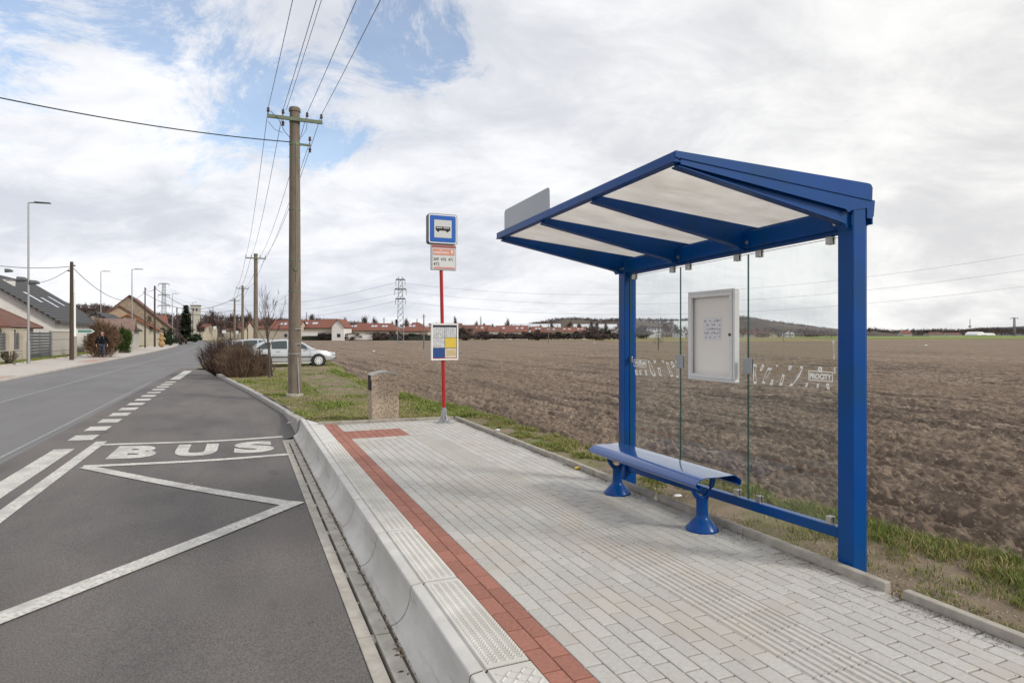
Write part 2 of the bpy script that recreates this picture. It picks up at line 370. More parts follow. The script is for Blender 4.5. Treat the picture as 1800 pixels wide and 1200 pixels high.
def paving():
    random.seed(3)
    base = MB(); base.quad((1.19, -2, .186), (3.46, -2, .186), (3.42, 10.75, .186), (1.19, 10.95, .186))
    struct(build('paving_bed', base, mat('joint_sand', (.075, .065, .052), (.13, .11, .09), rough=1, scale=14, bump=.5, bscale=300)))
    g = MB(); rd = MB(); L = .211
    def grey(): 
        t = random.uniform(.45, .51); return (t*1.0, t*.975, t*.93)
    def red():
        t = random.uniform(.90, 1.10); return (.36*t, .162*t, .122*t)
    B0, B1 = .6, 10.72
    def column(mb, a0, a1, off, cf, b0, b1, ln=L):
        b = b0 - off
        while b < b1:
            lo = max(b, b0); hi = min(b+ln, b1)
            if hi-lo > .03: slab(mb, a0, a1, lo, hi, .20, cf())
            b += ln
    # two red courses along the kerb
    for i in range(2): column(rd, 1.212+.1*i, 1.312+.1*i, (i % 2)*L/2, red, B0, B1+.15)
    edges = [1.412+(2.28-1.412)*i/9 for i in range(10)]
    for i in range(9):
        a0, a1 = edges[i], edges[i+1]; off = (i % 2)*L/2+.03
        column(g, a0, a1, off, grey, B0, 8.99)
        column(rd, a0, a1, 0, red, 9.20, 9.95, .1875)
        column(g, a0, a1, off, grey, 10.15, B1)
    for k in range(4):                       # wider slabs round the red bar
        w = (2.28-1.412)/4
        slab(g, 1.412+w*k, 1.412+w*(k+1), 8.99, 9.20, .20, grey()); slab(g, 1.412+w*k, 1.412+w*(k+1), 9.95, 10.15, .20, grey())
    # guidance strip of ribbed blocks
    for i in range(2):
        a0 = 2.28+.19*i; b = B0
        while b < 9.2:
            hi = min(b+.2, 9.2); c = random.uniform(.50, .55); c = (c, c*.965, c*.90); n = 4; w = .186/n
            pr = [(a0+.002, .17), (a0+.002, .196)]
            for q in range(n):
                s0 = a0+.002+w*q
                pr += [(s0+w*.12, .197), (s0+w*.28, .2045), (s0+w*.72, .2045), (s0+w*.88, .197)]
            pr += [(a0+.188, .196), (a0+.188, .17)]
            g.prism(pr, 1, b+.003, hi-.003, c); b += .2
        column(g, a0, a0+.095, 0, grey, 9.2, B1); column(g, a0+.095, a0+.19, L/2, grey, 9.2, B1)
    e2 = [2.66+(3.435-2.66)*i/8 for i in range(9)]
    for i in range(8): column(g, e2[i], e2[i+1], (i % 2)*L/2, grey, B0, B1-.03)
    struct(build('grey_paving', g, PAV)); struct(build('red_paving', rd, PAVR))
    # platform kerb: concave guide face, nosing, studded tread
    tread = mat('kerb_concrete', (.62, .605, .57), (.52, .505, .475), rough=.85, scale=5, detail=8, bump=.3, bscale=150, bdist=.003, spec=.25, c3=(.52, .50, .46), s3=1.8)
    kb = MB(); st = MB(); fc = MB(); jt = MB()
    prof = [(.80+.115*math.sin(t), .178, .168*math.cos(t)) for t in np.linspace(0, math.pi/2, 12)]
    joints = [-.55, .51, 1.565, 2.62, 3.69, 4.75, 5.81, 6.85, 7.9, 8.95, 9.95, 10.85, 11.75]
    for j0, j1 in zip(joints, joints[1:]):
        c = random.uniform(.95, 1.05); last = j1 > 11
        rows = []
        for b in (j0+.008, j1-.008):
            k = 0 if b < 10.9 else (b-10.9)/.85
            row = [(a, b, zt-(dz)*(1+.048*b)) for a, zt, dz in prof]
            row += [(.917, b, .190), (.922, b, .196), (.930, b, .1985), (.980, b, .2045), (.984, b, .192), (.996, b, .192), (1.000, b, .2035), (1.207-.25*k, b+ (-.75*k if 0 else 0), .2035), (1.207-.25*k, b, .10)]
            rows.append([(.72, b, -.25)]+row)
        n = len(rows[0]); nf = 14
        fc.add(rows[0][:nf]+rows[1][:nf], [(i, i+1, nf+i+1, nf+i) for i in range(nf-1)])
        r0, r1 = rows[0][nf-1:], rows[1][nf-1:]; n = len(r0); kb.add(r0+r1, [(i, i+1, n+i+1, n+i) for i in range(n-1)]+[(0, n, 2*n-1, n-1)][:0])
        for rw in (rows[0], rows[1]): kb.add(rw, [tuple(range(len(rw)))])
        jt.add([(x+(.004 if i < 14 else 0), y, z-.006) for i, (x, y, z) in enumerate([(q[0], j0-.012, q[2]) for q in rows[0]])]+[(x+(.004 if i < 14 else 0), y, z-.006) for i, (x, y, z) in enumerate([(q[0], j0+.012, q[2]) for q in rows[0]])], [(i, i+1, len(rows[0])+i+1, len(rows[0])+i) for i in range(1, len(rows[0])-1)])
        # raised chevrons of the tread
        if j0 < 8 and j1 > 1.2:
            fine = j0 > 2.5; step = .034 if fine else .052; w = .010 if fine else .015; b = j0+.05
            q = 0
            while b < j1-.05:
                a = 1.018; s = 1 if q % 2 == 0 else -1
                hh = step*.5
                i = 0
                while a < 1.188:
                    s2 = s*(1 if i % 2 == 0 else -1); da = step*.62
                    x0, x1 = a, a+da; y0, y1 = b-s2*hh*.5, b+s2*hh*.5
                    z = .2035
                    st.add([(x0, y0-w/2, z), (x1, y1-w/2, z), (x1, y1+w/2, z), (x0, y0+w/2, z), (x0+.002, y0-w/4, z+.0048), (x1-.002, y1-w/4, z+.0048), (x1-.002, y1+w/4, z+.0048), (x0+.002, y0+w/4, z+.0048)],
                           [(4, 5, 6, 7), (0, 1, 5, 4), (1, 2, 6, 5), (2, 3, 7, 6), (3, 0, 4, 7)])
                    a += da*(1.0 if fine else 1.12); i += 1
                b += step*.72; q += 0 if fine else 1
    kk = struct(build('platform_kerb', kb, tread, smooth=24)); struct(build('kerb_face', fc, mat('kerb_face', (.58, .565, .53), (.42, .405, .375), rough=.85, scale=3.2, detail=9, bump=.4, bscale=60, bdist=.006, spec=.25, c3=(.45, .43, .39), s3=1.1, stretch=(1, .5, 1)), smooth=20)); struct(build('kerb_joints', jt, mat('joint_dirt', (.03, .026, .022), (.05, .043, .035), rough=1, scale=20))); ss = struct(build('kerb_tread_studs', st, tread))
    nt, Lk, p = edit(MATS['kerb_face']); tcn = [q for q in nt.nodes if q.type == 'TEX_COORD'][0]; src = p.inputs['Base Color'].links[0].from_socket     # black tyre scuffs, drawn out along the kerb
    mpn = N(nt, 'ShaderNodeMapping'); mpn.inputs['Scale'].default_value = (6, .8, 14); Lk(tcn.outputs['Object'], mpn.inputs[0]); nn = N(nt, 'ShaderNodeTexNoise', Scale=1.6, Detail=8, Roughness=.7); Lk(mpn.outputs[0], nn.inputs['Vector'])
    rr = N(nt, 'ShaderNodeMapRange'); Lk(nn.outputs[0], rr.inputs[0]); rr.inputs[1].default_value = .56; rr.inputs[2].default_value = .74; rr.inputs[4].default_value = .6
    mm = N(nt, 'ShaderNodeMix', _data_type='RGBA'); Lk(rr.outputs[0], mm.inputs[0]); Lk(src, mm.inputs[6]); mm.inputs[7].default_value = (.15, .14, .13, 1); Lk(mm.outputs[2], p.inputs['Base Color'])
    # slotted drainage channel
    ch = MB(); dk = MB()
    js = [1.53-1.05*3, 1.53-2.1, .48, 1.53, 2.565, 3.615, 4.675, 5.766, 6.777, 7.82, 8.87, 9.92, 10.97]
    for j0, j1 in zip(js, js[1:]):
        z0 = lambda b: bay_z(.6, b)
        for a0, a1 in ((.588, .668), (.690, .775)):
            b0, b1 = j0+.006, j1-.006
            v = [(a0, b0, z0(b0)+.006), (a1, b0, z0(b0)+.004), (a1, b1, z0(b1)+.004), (a0, b1, z0(b1)+.006)]
            w = [(x, y, z-.12) for x, y, z in v]; ch.add(v+w, [(0, 1, 2, 3), (0, 4, 5, 1), (1, 5, 6, 2), (2, 6, 7, 3), (3, 7, 4, 0)])
        for b0, b1 in ((j0-.05, j0+.05), ((j0+j1)/2-.012, (j0+j1)/2+.012)):
            ch.box(.668, .690, b0, b1, z0(b0)-.12, z0(b0)-.012)
    ch.box(.588, .775, 10.98, 11.4, bay_z(.6, 11)-.1, bay_z(.6, 11)-.01)
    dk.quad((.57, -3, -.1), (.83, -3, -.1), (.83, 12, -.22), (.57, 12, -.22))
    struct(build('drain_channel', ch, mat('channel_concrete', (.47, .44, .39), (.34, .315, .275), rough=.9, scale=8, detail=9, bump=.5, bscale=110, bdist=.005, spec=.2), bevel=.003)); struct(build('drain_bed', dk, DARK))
    di = MB(); di.add([(.775, b, bay_z(.6, b)-.012+random.uniform(-.006, .004)) for b in np.linspace(-3, 11.6, 150)]+[(.812, b, bay_z(.6, b)-.004+random.uniform(-.006, .006)) for b in np.linspace(-3, 11.6, 150)], [(i, 150+i, 151+i, i+1) for i in range(149)])
    struct(build('gutter_dirt', di, mat('gutter_dirt', (.13, .105, .08), (.20, .17, .13), rough=1, scale=25, bump=1, bscale=90, bdist=.02)))
    # dry leaf scraps and grit along the gutter and in the corners of the paving
    rs = np.random.RandomState(12); n = 1500; B = rs.uniform(.8, 11.3, n)+.0; A = np.where(rs.uniform(0, 1, n) < .45, rs.normal(.795, .022, n), np.where(rs.uniform(0, 1, n) < .5, 3.43-rs.exponential(.10, n), rs.uniform(1.3, 3.4, n)))
    Zl = np.where(A < .9, -.008*B+.004, .2065); S = rs.uniform(.003, .010, n)*np.where(A < .9, 1.5, .7); P = np.stack([A*CS-B*SN, A*SN+B*CS, Zl], -1); th = rs.uniform(0, 6.28, n)
    V = np.stack([P+np.stack([np.cos(th+q)*S*w_, np.sin(th+q)*S*w_, rs.uniform(0, .004, n)], -1) for q, w_ in ((0, 1.6), (2.0, .8), (3.3, 1.4), (4.6, .7))], 1).reshape(-1, 3)
    keep = (A > 1.0) | (A < .83); F = np.arange(n*4).reshape(-1, 4)[keep]; cc = np.array([.16, .115, .075])[None]*rs.uniform(.4, 1.6, (n, 1))
    n2 = 14000; B2 = rs.uniform(.9, 10.4, n2); A2 = 3.432-rs.exponential(.045, n2)*(1+2.2*np.exp(-((B2-4.3)/.7)**2)+1.2*np.exp(-((B2-2.5)/.3)**2)); k2 = (fbm(A2*6, B2*3, 3, 91) > .42) & (A2 > 2.7); A2 = A2[k2]; B2 = B2[k2]; n2 = len(A2)
    P2 = np.stack([A2*CS-B2*SN, A2*SN+B2*CS, np.full(n2, .2045)], -1); S2 = rs.uniform(.0015, .0045, n2)[:, None]; V2 = []
    for q in range(4):
        d3 = rs.normal(0, 1, (n2, 3)); d3 /= np.linalg.norm(d3, axis=1)[:, None]; V2.append(P2+d3*S2)
    V2 = np.stack(V2, 1).reshape(-1, 3); i4 = np.arange(n2)[:, None]*4; F2 = np.concatenate([i4+np.array([[0, 1, 2]]), i4+np.array([[0, 2, 3]]), i4+np.array([[0, 3, 1]])]); c2 = np.array([.27, .205, .145])[None]*rs.uniform(.5, 1.3, (n2, 1))
    o = npmesh('sand_grains', V2, F2, mat('litter_leaf', (1, 1, 1), rough=.9, vcol=True, spec=.1), colr=np.concatenate([c2]*3)); struct(o, 'stuff'); o['label'] = 'brown sand washed onto the paving along the edging stones'
    o = npmesh('leaf_litter', V, F, mat('litter_leaf', (1, 1, 1), rough=.9, vcol=True, spec=.1), colr=cc[keep]); struct(o, 'stuff'); o['label'] = 'dry leaf scraps and grit in the gutter and on the paving'
    # low edging stones behind the platform
    ed = MB(); jj = [-1.0, .1, 1.2, 2.40]
    for j0, j1 in zip(jj, jj[1:]): ed.box(3.435, 3.49, j0+.003, j1-.003, .05, .252+random.uniform(-.002, .002))
    for j0, j1, z in ((2.50, 3.63, .255), (3.637, 4.70, .253), (4.755, 5.81, .254), (5.82, 6.86, .256), (6.885, 7.95, .252), (7.955, 9.03, .254), (9.06, 10.62, .252)):
        ed.box(3.43, 3.485, j0, j1, .05, z)
    for j0, j1 in ((1.14, 1.95), (1.955, 2.75), (2.755, 3.425)):
        y0 = 10.86-(j0-1.14)*.085; y1 = 10.86-(j1-1.14)*.085
        ed.add([(j0, y0, .05), (j1, y1, .05), (j1, y1+.06, .05), (j0, y0+.06, .05), (j0, y0, .243), (j1, y1, .243), (j1, y1+.06, .243), (j0, y0+.06, .243)], [(0, 3, 2, 1), (4, 5, 6, 7), (0, 1, 5, 4), (1, 2, 6, 5), (2, 3, 7, 6), (3, 0, 4, 7)])
    struct(build('edging_kerb', ed, CONC2, bevel=.006))
    # low kerb along the verge
    lk = MB(); bs = [11.76]+[11.8+1.02*i for i in range(1, 22)]
    for b0, b1 in zip(bs, bs[1:]):
        q = []
        for b in (b0+.006, b1-.006):
            t_ = min(1, max(0, (b-11.8)/2.4)); z = .2*(1-t_)+(bay_z(.3, b)+.10)*t_; a = kerb_a(b); q.append([(a, b, -.35), (a+.01, b, z-.01), (a+.02, b, z), (a+.15, b, z), (a+.15, b, -.3)])
        n = 5; lk.add(q[0]+q[1], [(i, i+1, n+i+1, n+i) for i in range(n-1)]+[tuple(range(n))[::-1], tuple(range(n, 2*n))])
    b = 33.25; lk.box(kerb_a(b)-.02, kerb_a(b)+.16, b, b+.5, -.2, .22)
    struct(build('verge_kerb', lk, mat('kerb_worn', (.42, .40, .37), (.30, .285, .26), rough=.9, scale=5, detail=8, bump=.4, bscale=80)))
    # pavement over the road
    fp = MB(); bs = list(np.linspace(-6, 220, 60))
    for b0, b1 in zip(bs, bs[1:]):
        if b1 > 225: break
        q = []
        for b in (b0, b1):
            o = bend(b); dz = .0; lip = 0
            q.append([(-8.13+o, b, -.1), (-8.14+o, b, .07), (-8.30+o, b, .075), (-8.31+o, b, .07), (-11.15+o, b, .12), (-11.16+o, b, .19), (-11.26+o, b, .19), (-11.27+o, b, .0)])
        n = 8; fp.add(q[0]+q[1], [(i, n+i, n+i+1, i+1) for i in range(n-1)])
    struct(build('far_pavement', fp, mat('pavement_far', (.42, .38, .34), (.50, .46, .42), rough=.9, scale=1.2, detail=8, bump=.2, bscale=30)))
    tt = MB()
    for b0, b1 in ((25.5, 30.5), (44, 49)): tt.quad((-8.32, b0, .0775), (-8.32, b1, .0775), (-9.15, b1-.6, .092), (-9.15, b0+.6, .092))
    struct(build('tactile_paving', tt, mat('tactile_red', (.40, .26, .21), (.45, .31, .26), rough=.9, scale=6)))
paving()

# ------------------------------------------------------------ ploughed field, verge and grass
def field_edge(b): 
    P = [(-5, 4.9), (2.5, 4.85), (3.5, 4.80), (5.3, 4.72), (7.2, 4.40), (12.6, 4.44), (17, 4.0), (23, 4.0), (29, 3.9), (32, 4.6), (45, 4.9), (60, 5), (220, 5)]
    return np.interp(b, [p[0] for p in P], [p[1] for p in P])
def world_np(A, B, Z): return np.stack([A*CS-B*SN, A*SN+B*CS, Z], -1)
def grid_faces(nr, nc):
    i = np.arange(nr-1)[:, None]*nc + np.arange(nc-1)[None, :]; i = i.ravel(); return np.stack([i, i+1, i+nc+1, i+nc], -1)
def field():
    ang = np.linspace(R(-34), R(62), 800); rr = np.concatenate([np.exp(np.linspace(math.log(3.6), math.log(50), 1050)), np.exp(np.linspace(math.log(50.5), math.log(700), 170))])
    Rr, An = np.meshgrid(rr, ang, indexing='ij'); X = Rr*np.sin(An); Y = Rr*np.cos(An)
    A = X*CS+Y*SN; B = -X*SN+Y*CS
    # clods: lumps of several sizes, drawn out along the plough lines
    U = A+.10*np.sin(B*.21); Vv = B   # Vv along the lines
    w1 = fbm(X*.9, Y*.9, 3, 5)
    U2 = U+w1*.45
    furrow = .5+.5*np.sin(U2*2*math.pi/.42)
    n1 = fbm(U2*4.2, Vv*1.3, 3, 11); n2 = fbm(U2*11+2, Vv*5.5, 2, 31); n3 = fbm(U2*19, Vv*14, 2, 51)
    rid = 1-np.abs(2*n2-1)
    fade = np.clip(1-(Rr-12)/110, .12, 1); fine = np.clip(1-(Rr-7)/25, 0, 1)
    Z = -.14 + .055*(n1-.5)*2*fade + (.055+.03*np.clip(Rr/40, 0, 1))*furrow*np.clip(fade, .5, 1)*np.clip(n1*1.6, 0, 1) + .088*(rid**1.6-.4)*np.clip(1-(Rr-16)/80, .10, 1) + .12*(n3-.5)*fine
    Z += .12*(fbm(X*.08, Y*.08, 2, 77)-.5)
    Z = Z - .25*np.clip(1.0-(A-field_edge(B)+.4)/.6, 0, 1)*(A < field_edge(B)+.6)
    V = np.stack([X, Y, Z], -1).reshape(-1, 3); F = grid_faces(len(rr), len(ang))
    keep = ((A > field_edge(B)-.5) & (B > -6)).reshape(-1)
    # far border of the ploughed land: nearer at the left, far off at the right
    lim = np.interp(X/Y, [-.6, .1, .18, .50, .56, 1.5], [205, 205, 170, 170, 212, 232]).reshape(-1)
    keep &= (Y.reshape(-1) < lim)
    keep &= ~((B.reshape(-1) > 150) & (A.reshape(-1) < 5.2))
    F = F[keep[F].all(1)][:, ::-1]
    soil = bpy.data.materials.new('ploughed_soil'); soil.use_nodes = True; nt, L, p = edit(soil)
    tc = N(nt, 'ShaderNodeTexCoord')
    def noise(s, d, st=(1, 1, 1), rot=0.0, r=.6):
        mp = N(nt, 'ShaderNodeMapping'); mp.vector_type = 'TEXTURE'; mp.inputs['Scale'].default_value = (2.2, 1, 1); mp.inputs['Rotation'].default_value = (0, 0, R(113)); L(tc.outputs['Object'], mp.inputs[0])
        n = N(nt, 'ShaderNodeTexNoise', Scale=s, Detail=d, Roughness=r); L(mp.outputs[0], n.inputs['Vector']); return n.outputs[0]
    def mr(x, a, b):
        n = N(nt, 'ShaderNodeMapRange'); L(x, n.inputs[0]); n.inputs[1].default_value = a; n.inputs[2].default_value = b; return n.outputs[0]
    def mix(f, a, b):
        n = N(nt, 'ShaderNodeMix', _data_type='RGBA'); L(f, n.inputs[0])
        for i, v in ((6, a), (7, b)):
            if isinstance(v, tuple): n.inputs[i].default_value = (*v, 1)
            else: L(v, n.inputs[i])
        return n.outputs[2]
    c = mix(mr(noise(11.0, 8, (1, 1, 1), 0, .72), .38, .60), (.112, .084, .066), (.385, .300, .228))
    c = mix(mr(noise(2.2, 7), .50, .66), c, (.165, .125, .098))
    mpl = N(nt, 'ShaderNodeMapping'); mpl.vector_type = 'TEXTURE'; mpl.inputs['Scale'].default_value = (26, 1, 1); mpl.inputs['Rotation'].default_value = (0, 0, R(113)); L(tc.outputs['Object'], mpl.inputs[0])
    nl = N(nt, 'ShaderNodeTexNoise', Scale=1.5, Detail=5, Roughness=.6); L(mpl.outputs[0], nl.inputs['Vector'])
    c = mix(mr(nl.outputs[0], .50, .60), c, (.120, .094, .076))
    c = mix(mr(noise(.12, 4), .42, .66), c, (.225, .170, .128))
    c = mix(mr(noise(30, 4, (2.5, 1, 1)), .63, .70), c, (.58, .47, .34))
    L(c, p.inputs['Base Color']); p.inputs['Roughness'].default_value = 1; p.inputs['Specular IOR Level'].default_value = .12
    b = N(nt, 'ShaderNodeBump', Strength=1.0, Distance=.10); L(noise(6.5, 10, (1, 1, 1), 0, .72), b.inputs['Height']); L(b.outputs[0], p.inputs['Normal'])
    o = npmesh('ploughed_field', V, F, soil, smooth=True); struct(o)
    # dry grass strip and green meadow beyond the ploughed land
    s = MB()
    def wq(pts, z): s.add([(*inv(x, y), z) for x, y in pts], [tuple(range(len(pts)))])
    wq([(-190, 203), (20, 203), (33, 167), (85, 167), (119, 209), (560, 232), (700, 300), (700, 420), (-190, 420)], -.10)
    struct(build('dry_strip', s, mat('dry_grass', (.30, .25, .14), (.22, .20, .09), rough=1, scale=.4, bump=.4, bscale=3, spec=.1)))
    s = MB(); wq([(140, 262), (660, 290), (3000, 900), (3000, 2500), (600, 2500), (190, 420)], .02)
    struct(build('meadow', s, mat('meadow_green', (.17, .235, .065), (.22, .235, .10), rough=1, scale=.012, bump=.3, bscale=2, spec=.1)))
field()
def verge_h(A, B):
    n = fbm(A*1.3, B*1.3, 4, 3)
    z = .165+.05*(n-.5)
    far = np.clip((B-11)/3.5, 0, 1); ka = np.interp(B, [11, 12, 14.8, 19.9, 25.6, 33.5], [.8, .86, .8, .15, -.7, -1.77]); dz = np.interp(B, [12, 14, 18, 26], [-.05, -.06, -.03, .0]); near = np.clip(1-(A-ka)/1.6, 0, 1)
    z = z*(1-far)+(.085+.07*(n-.5)+dz*near)*far
    z = z - np.where(B > 30, .03, 0)
    e = field_edge(B)+.30*(fbm(A*0+3, B*1.6, 4, 9)-.5)
    drop = np.clip((A-e+.12)/.35, 0, 1); z = z*(1-drop)+(-.30)*drop
    return z
def verge():
    parts = []
    # beside the platform, beyond it, and on along the street
    for (b0, b1, nb, na, lf) in ((-3, 10.8, 260, 44, lambda b: np.full_like(b, 3.46)), (10.80, 34, 300, 90, lambda b: np.array([kerb_a(x)+.12 if x > 11.9 else max(1.0, kerb_a(x)+.1) for x in b])), (33.98, 230, 160, 30, lambda b: np.array([-2.15+bend(x) for x in b]))):
        bb = np.linspace(b0, b1, nb); le = lf(bb); ri = field_edge(bb)+.35+(.0 if b0 < 33 else .6)
        T = np.linspace(0, 1, na)[None, :]; A = le[:, None]+(ri-le)[:, None]*T; B = np.repeat(bb[:, None], na, 1); Z = verge_h(A, B)
        V = world_np(A, B, Z).reshape(-1, 3); F = grid_faces(nb, na)[:, ::1]; parts.append((V, F))
    off = 0; VV = []; FF = []
    for V, F in parts: VV.append(V); FF.append(F+off); off += len(V)
    DM = mat('verge_soil', (.31, .245, .18), (.17, .13, .09), rough=1, scale=2.2, detail=9, bump=1, bscale=40, bdist=.03, spec=.15, c3=(.175, .20, .080), s3=.9, lo=.35, hi=.65)
    struct(npmesh('verge', np.concatenate(VV), np.concatenate(FF), DM, smooth=True))
    # bank over the road
    bb = np.linspace(-6, 225, 200); A = np.linspace(0, 1, 12)[None, :]*np.full((200, 1), -60.)+(-11.22)+np.array([bend(x) for x in bb])[:, None]; B = np.repeat(bb[:, None], 12, 1)
    Z = .17+.04*(fbm(A, B, 3, 2)-.5)
    struct(npmesh('far_verge', world_np(A, B, Z).reshape(-1, 3), grid_faces(200, 12)[:, ::-1], mat('far_verge_grass', (.10, .13, .04), (.16, .15, .07), rough=1, scale=1.3, bump=.8, bscale=12, bdist=.05, spec=.1), smooth=True))
verge()
GRASS = mat('grass_blade', (1, 1, 1), rough=.75, vcol=True, spec=.2)
def blades(name, A, B, Z, H, Wd, Cc, seed, label, lean=.5):
    rs = np.random.RandomState(seed); n = len(A); th = rs.uniform(0, 2*np.pi, n); ld = rs.uniform(0, 2*np.pi, n); ln = H*rs.uniform(.1, 1, n)*lean
    P = world_np(A, B, Z); dx = np.stack([np.cos(th), np.sin(th), 0*th], -1)*Wd[:, None]/2; lv = np.stack([np.cos(ld), np.sin(ld), 0*ld], -1)*ln[:, None]
    up = np.array([0, 0, 1.])[None]*H[:, None]
    m1 = P+up*.55+lv*.35; tip = P+up*np.sqrt(np.clip(1-(lean*.5)**2, .3, 1))+lv
    V = np.stack([P-dx, P+dx, m1+dx*.7, m1-dx*.7, tip], 1).reshape(-1, 3); i = np.arange(n)[:, None]*5
    F = np.concatenate([np.stack([i[:, 0], i[:, 0]+1, i[:, 0]+2], -1), np.stack([i[:, 0], i[:, 0]+2, i[:, 0]+3], -1), np.stack([i[:, 0]+3, i[:, 0]+2, i[:, 0]+4], -1)])
    C = np.concatenate([Cc, Cc, Cc]); o = npmesh(name, V, F, GRASS, colr=C); struct(o, 'stuff'); o['label'] = label; o['category'] = 'grass'; return o
def grass():
    rs = np.random.RandomState(5)
    def colour(n, dry):
        g = np.array([.115, .160, .036])[None]*rs.uniform(.65, 1.5, (n, 1)); y = np.array([.40, .32, .16])[None]*rs.uniform(.6, 1.2, (n, 1)); g2 = np.array([.23, .27, .06])[None]*rs.uniform(.7, 1.3, (n, 1))
        t = rs.uniform(0, 1, n)[:, None]; c = np.where(t < .6, g, g2); return np.where(rs.uniform(0, 1, n)[:, None] < dry[:, None], y, c)
    # near band beside the platform
    n = 190000; B = rs.uniform(.8, 11.2, n); A = rs.uniform(3.5, 4.95, n)
    e = field_edge(B)+.30*(fbm(A*0+3, B*1.6, 4, 9)-.5)
    d = fbm(A*3.1, B*2.3, 4, 21); tuf = fbm(A*9, B*9, 3, 71); prox = np.clip((A-3.55)/(e-3.75), 0, 1.2)
    lush = np.clip((3.2-B)/1.4, 0, 1)
    path = np.clip(1.1-np.abs(A-3.80)/.34, 0, 1)*np.clip((B-1.2)/1, 0, 1)
    dens = np.clip((d-.44)*5+prox*.75+lush*.8-path*.85+.0+(tuf-.5)*2.2, 0, 1)
    under = (B > 2.2) & (B < 4.6); dens = np.where(under & (A < 4.3), dens*.30, dens)
    keep = (rs.uniform(0, 1, n) < dens) & (A < e+.05) & (A > 3.51); A, B, d, prox, lush, tuf = [x[keep] for x in (A, B, d, prox, lush, tuf)]; n = len(A)
    H = (.022+.055*np.clip(prox, 0, 1)*d*1.6+.05*np.clip(tuf-.5, 0, 1))*(1+lush*.35)*rs.uniform(.4, 1.5, n); Z = verge_h(A, B)-.008
    blades('verge_grass', A, B, Z, H, np.full(n, .0045)*rs.uniform(.6, 1.5, n)*(1+.35*(B > 5)), colour(n, np.clip(.70-prox*.35-lush*.12-(d-.5)*1.2-(tuf-.5)*.8, .10, .92)), 1, 'green and straw coloured grass between the edging and the ploughed field', 1.1)
    # crumbs of soil and small stones behind the edging
    n = 5200; B = rs.uniform(1.0, 6.2, n); A = 3.51+rs.exponential(.16, n); A = np.where(A > 4.3, 3.6, A); Z = verge_h(A, B); P = world_np(A, B, Z); S = rs.uniform(.003, .012, n)[:, None]
    V = []; 
    for k in range(4):
        d3 = rs.normal(0, 1, (n, 3)); d3 /= np.linalg.norm(d3, axis=1)[:, None]; V.append(P+d3*S)
    V = np.stack(V, 1).reshape(-1, 3); i4 = np.arange(n)[:, None]*4; F = np.concatenate([i4+np.array([[0, 1, 2]]), i4+np.array([[0, 2, 3]]), i4+np.array([[0, 3, 1]]), i4+np.array([[1, 3, 2]])])
    cc = np.array([.34, .30, .25])[None]*rs.uniform(.35, 1.5, (n, 1)); o = npmesh('gravel', V, F, GRASS, colr=np.concatenate([cc]*4)); struct(o, 'stuff'); o['label'] = 'loose grey and brown stones in the soil behind the edging stones'
    # beyond the platform
    n = 260000; B = 10.95+(rs.uniform(0, 1, n)**1.7)*29; A = rs.uniform(-2.2, 4.7, n); ka = np.array([kerb_a(x) for x in B]); e = field_edge(B)
    d = fbm(A*1.1, B*.6, 4, 41); d2 = fbm(A*.5+9, B*.3, 3, 61)
    edgeb = np.clip((A-e+.9)/.6, 0, 1); track = ((A > 1.9) & (A < 3.4) & (B > 17) & (B < 31))
    tuf = fbm(A*5, B*4, 3, 71); dens = np.clip((d-.45)*4.0+edgeb*.5+.95+(tuf-.5)*1.8, 0, 1); dens = np.where(track, dens*.15, dens); dens = np.where((B > 30.5), dens*.3, dens)
    keep = (rs.uniform(0, 1, n) < dens) & (A > np.maximum(ka+.17, np.where(B < 11.9, 1.2, -9))) & (A < e+.05) & ~((B < 11.0) & (A < 3.5)); A, B, d, d2, edgeb = [x[keep] for x in (A, B, d, d2, edgeb)]; n = len(A)
    H = (.032+.06*edgeb*d+.03*(d > .6))*rs.uniform(.4, 1.5, n); Z = verge_h(A, B)-.008
    blades('verge_grass', A, B, Z, H, .008*(1+B/25)*rs.uniform(.6, 1.4, n), colour(n, np.clip(.74-(d-.3)*1.9-edgeb*.35, .05, .74)), 2, 'patchy short grass around the concrete power pole', 1.2)
    # strip in front of the houses over the road
    n = 16000; B = rs.uniform(22, 75, n); A = -11.3-rs.uniform(0, 1.3, n); H = rs.uniform(.05, .14, n)
    blades('verge_grass', A, B, np.full(n, .15), H, np.full(n, .03), colour(n, np.full(n, .25)), 3, 'grass strip between the far pavement and the garden walls', .7)
    # tall dry stalks by the field edge
    n = 260; B = rs.normal(17.8, .5, n); A = rs.normal(3.75, .16, n)
    blades('dry_stalks', A, B, verge_h(A, B)-.02, rs.uniform(.15, .38, n), np.full(n, .012), np.array([.42, .34, .2])[None]*rs.uniform(.7, 1.1, (n, 1)), 4, 'dry straw coloured stalks where the grass meets the ploughed field', .6)
grass()
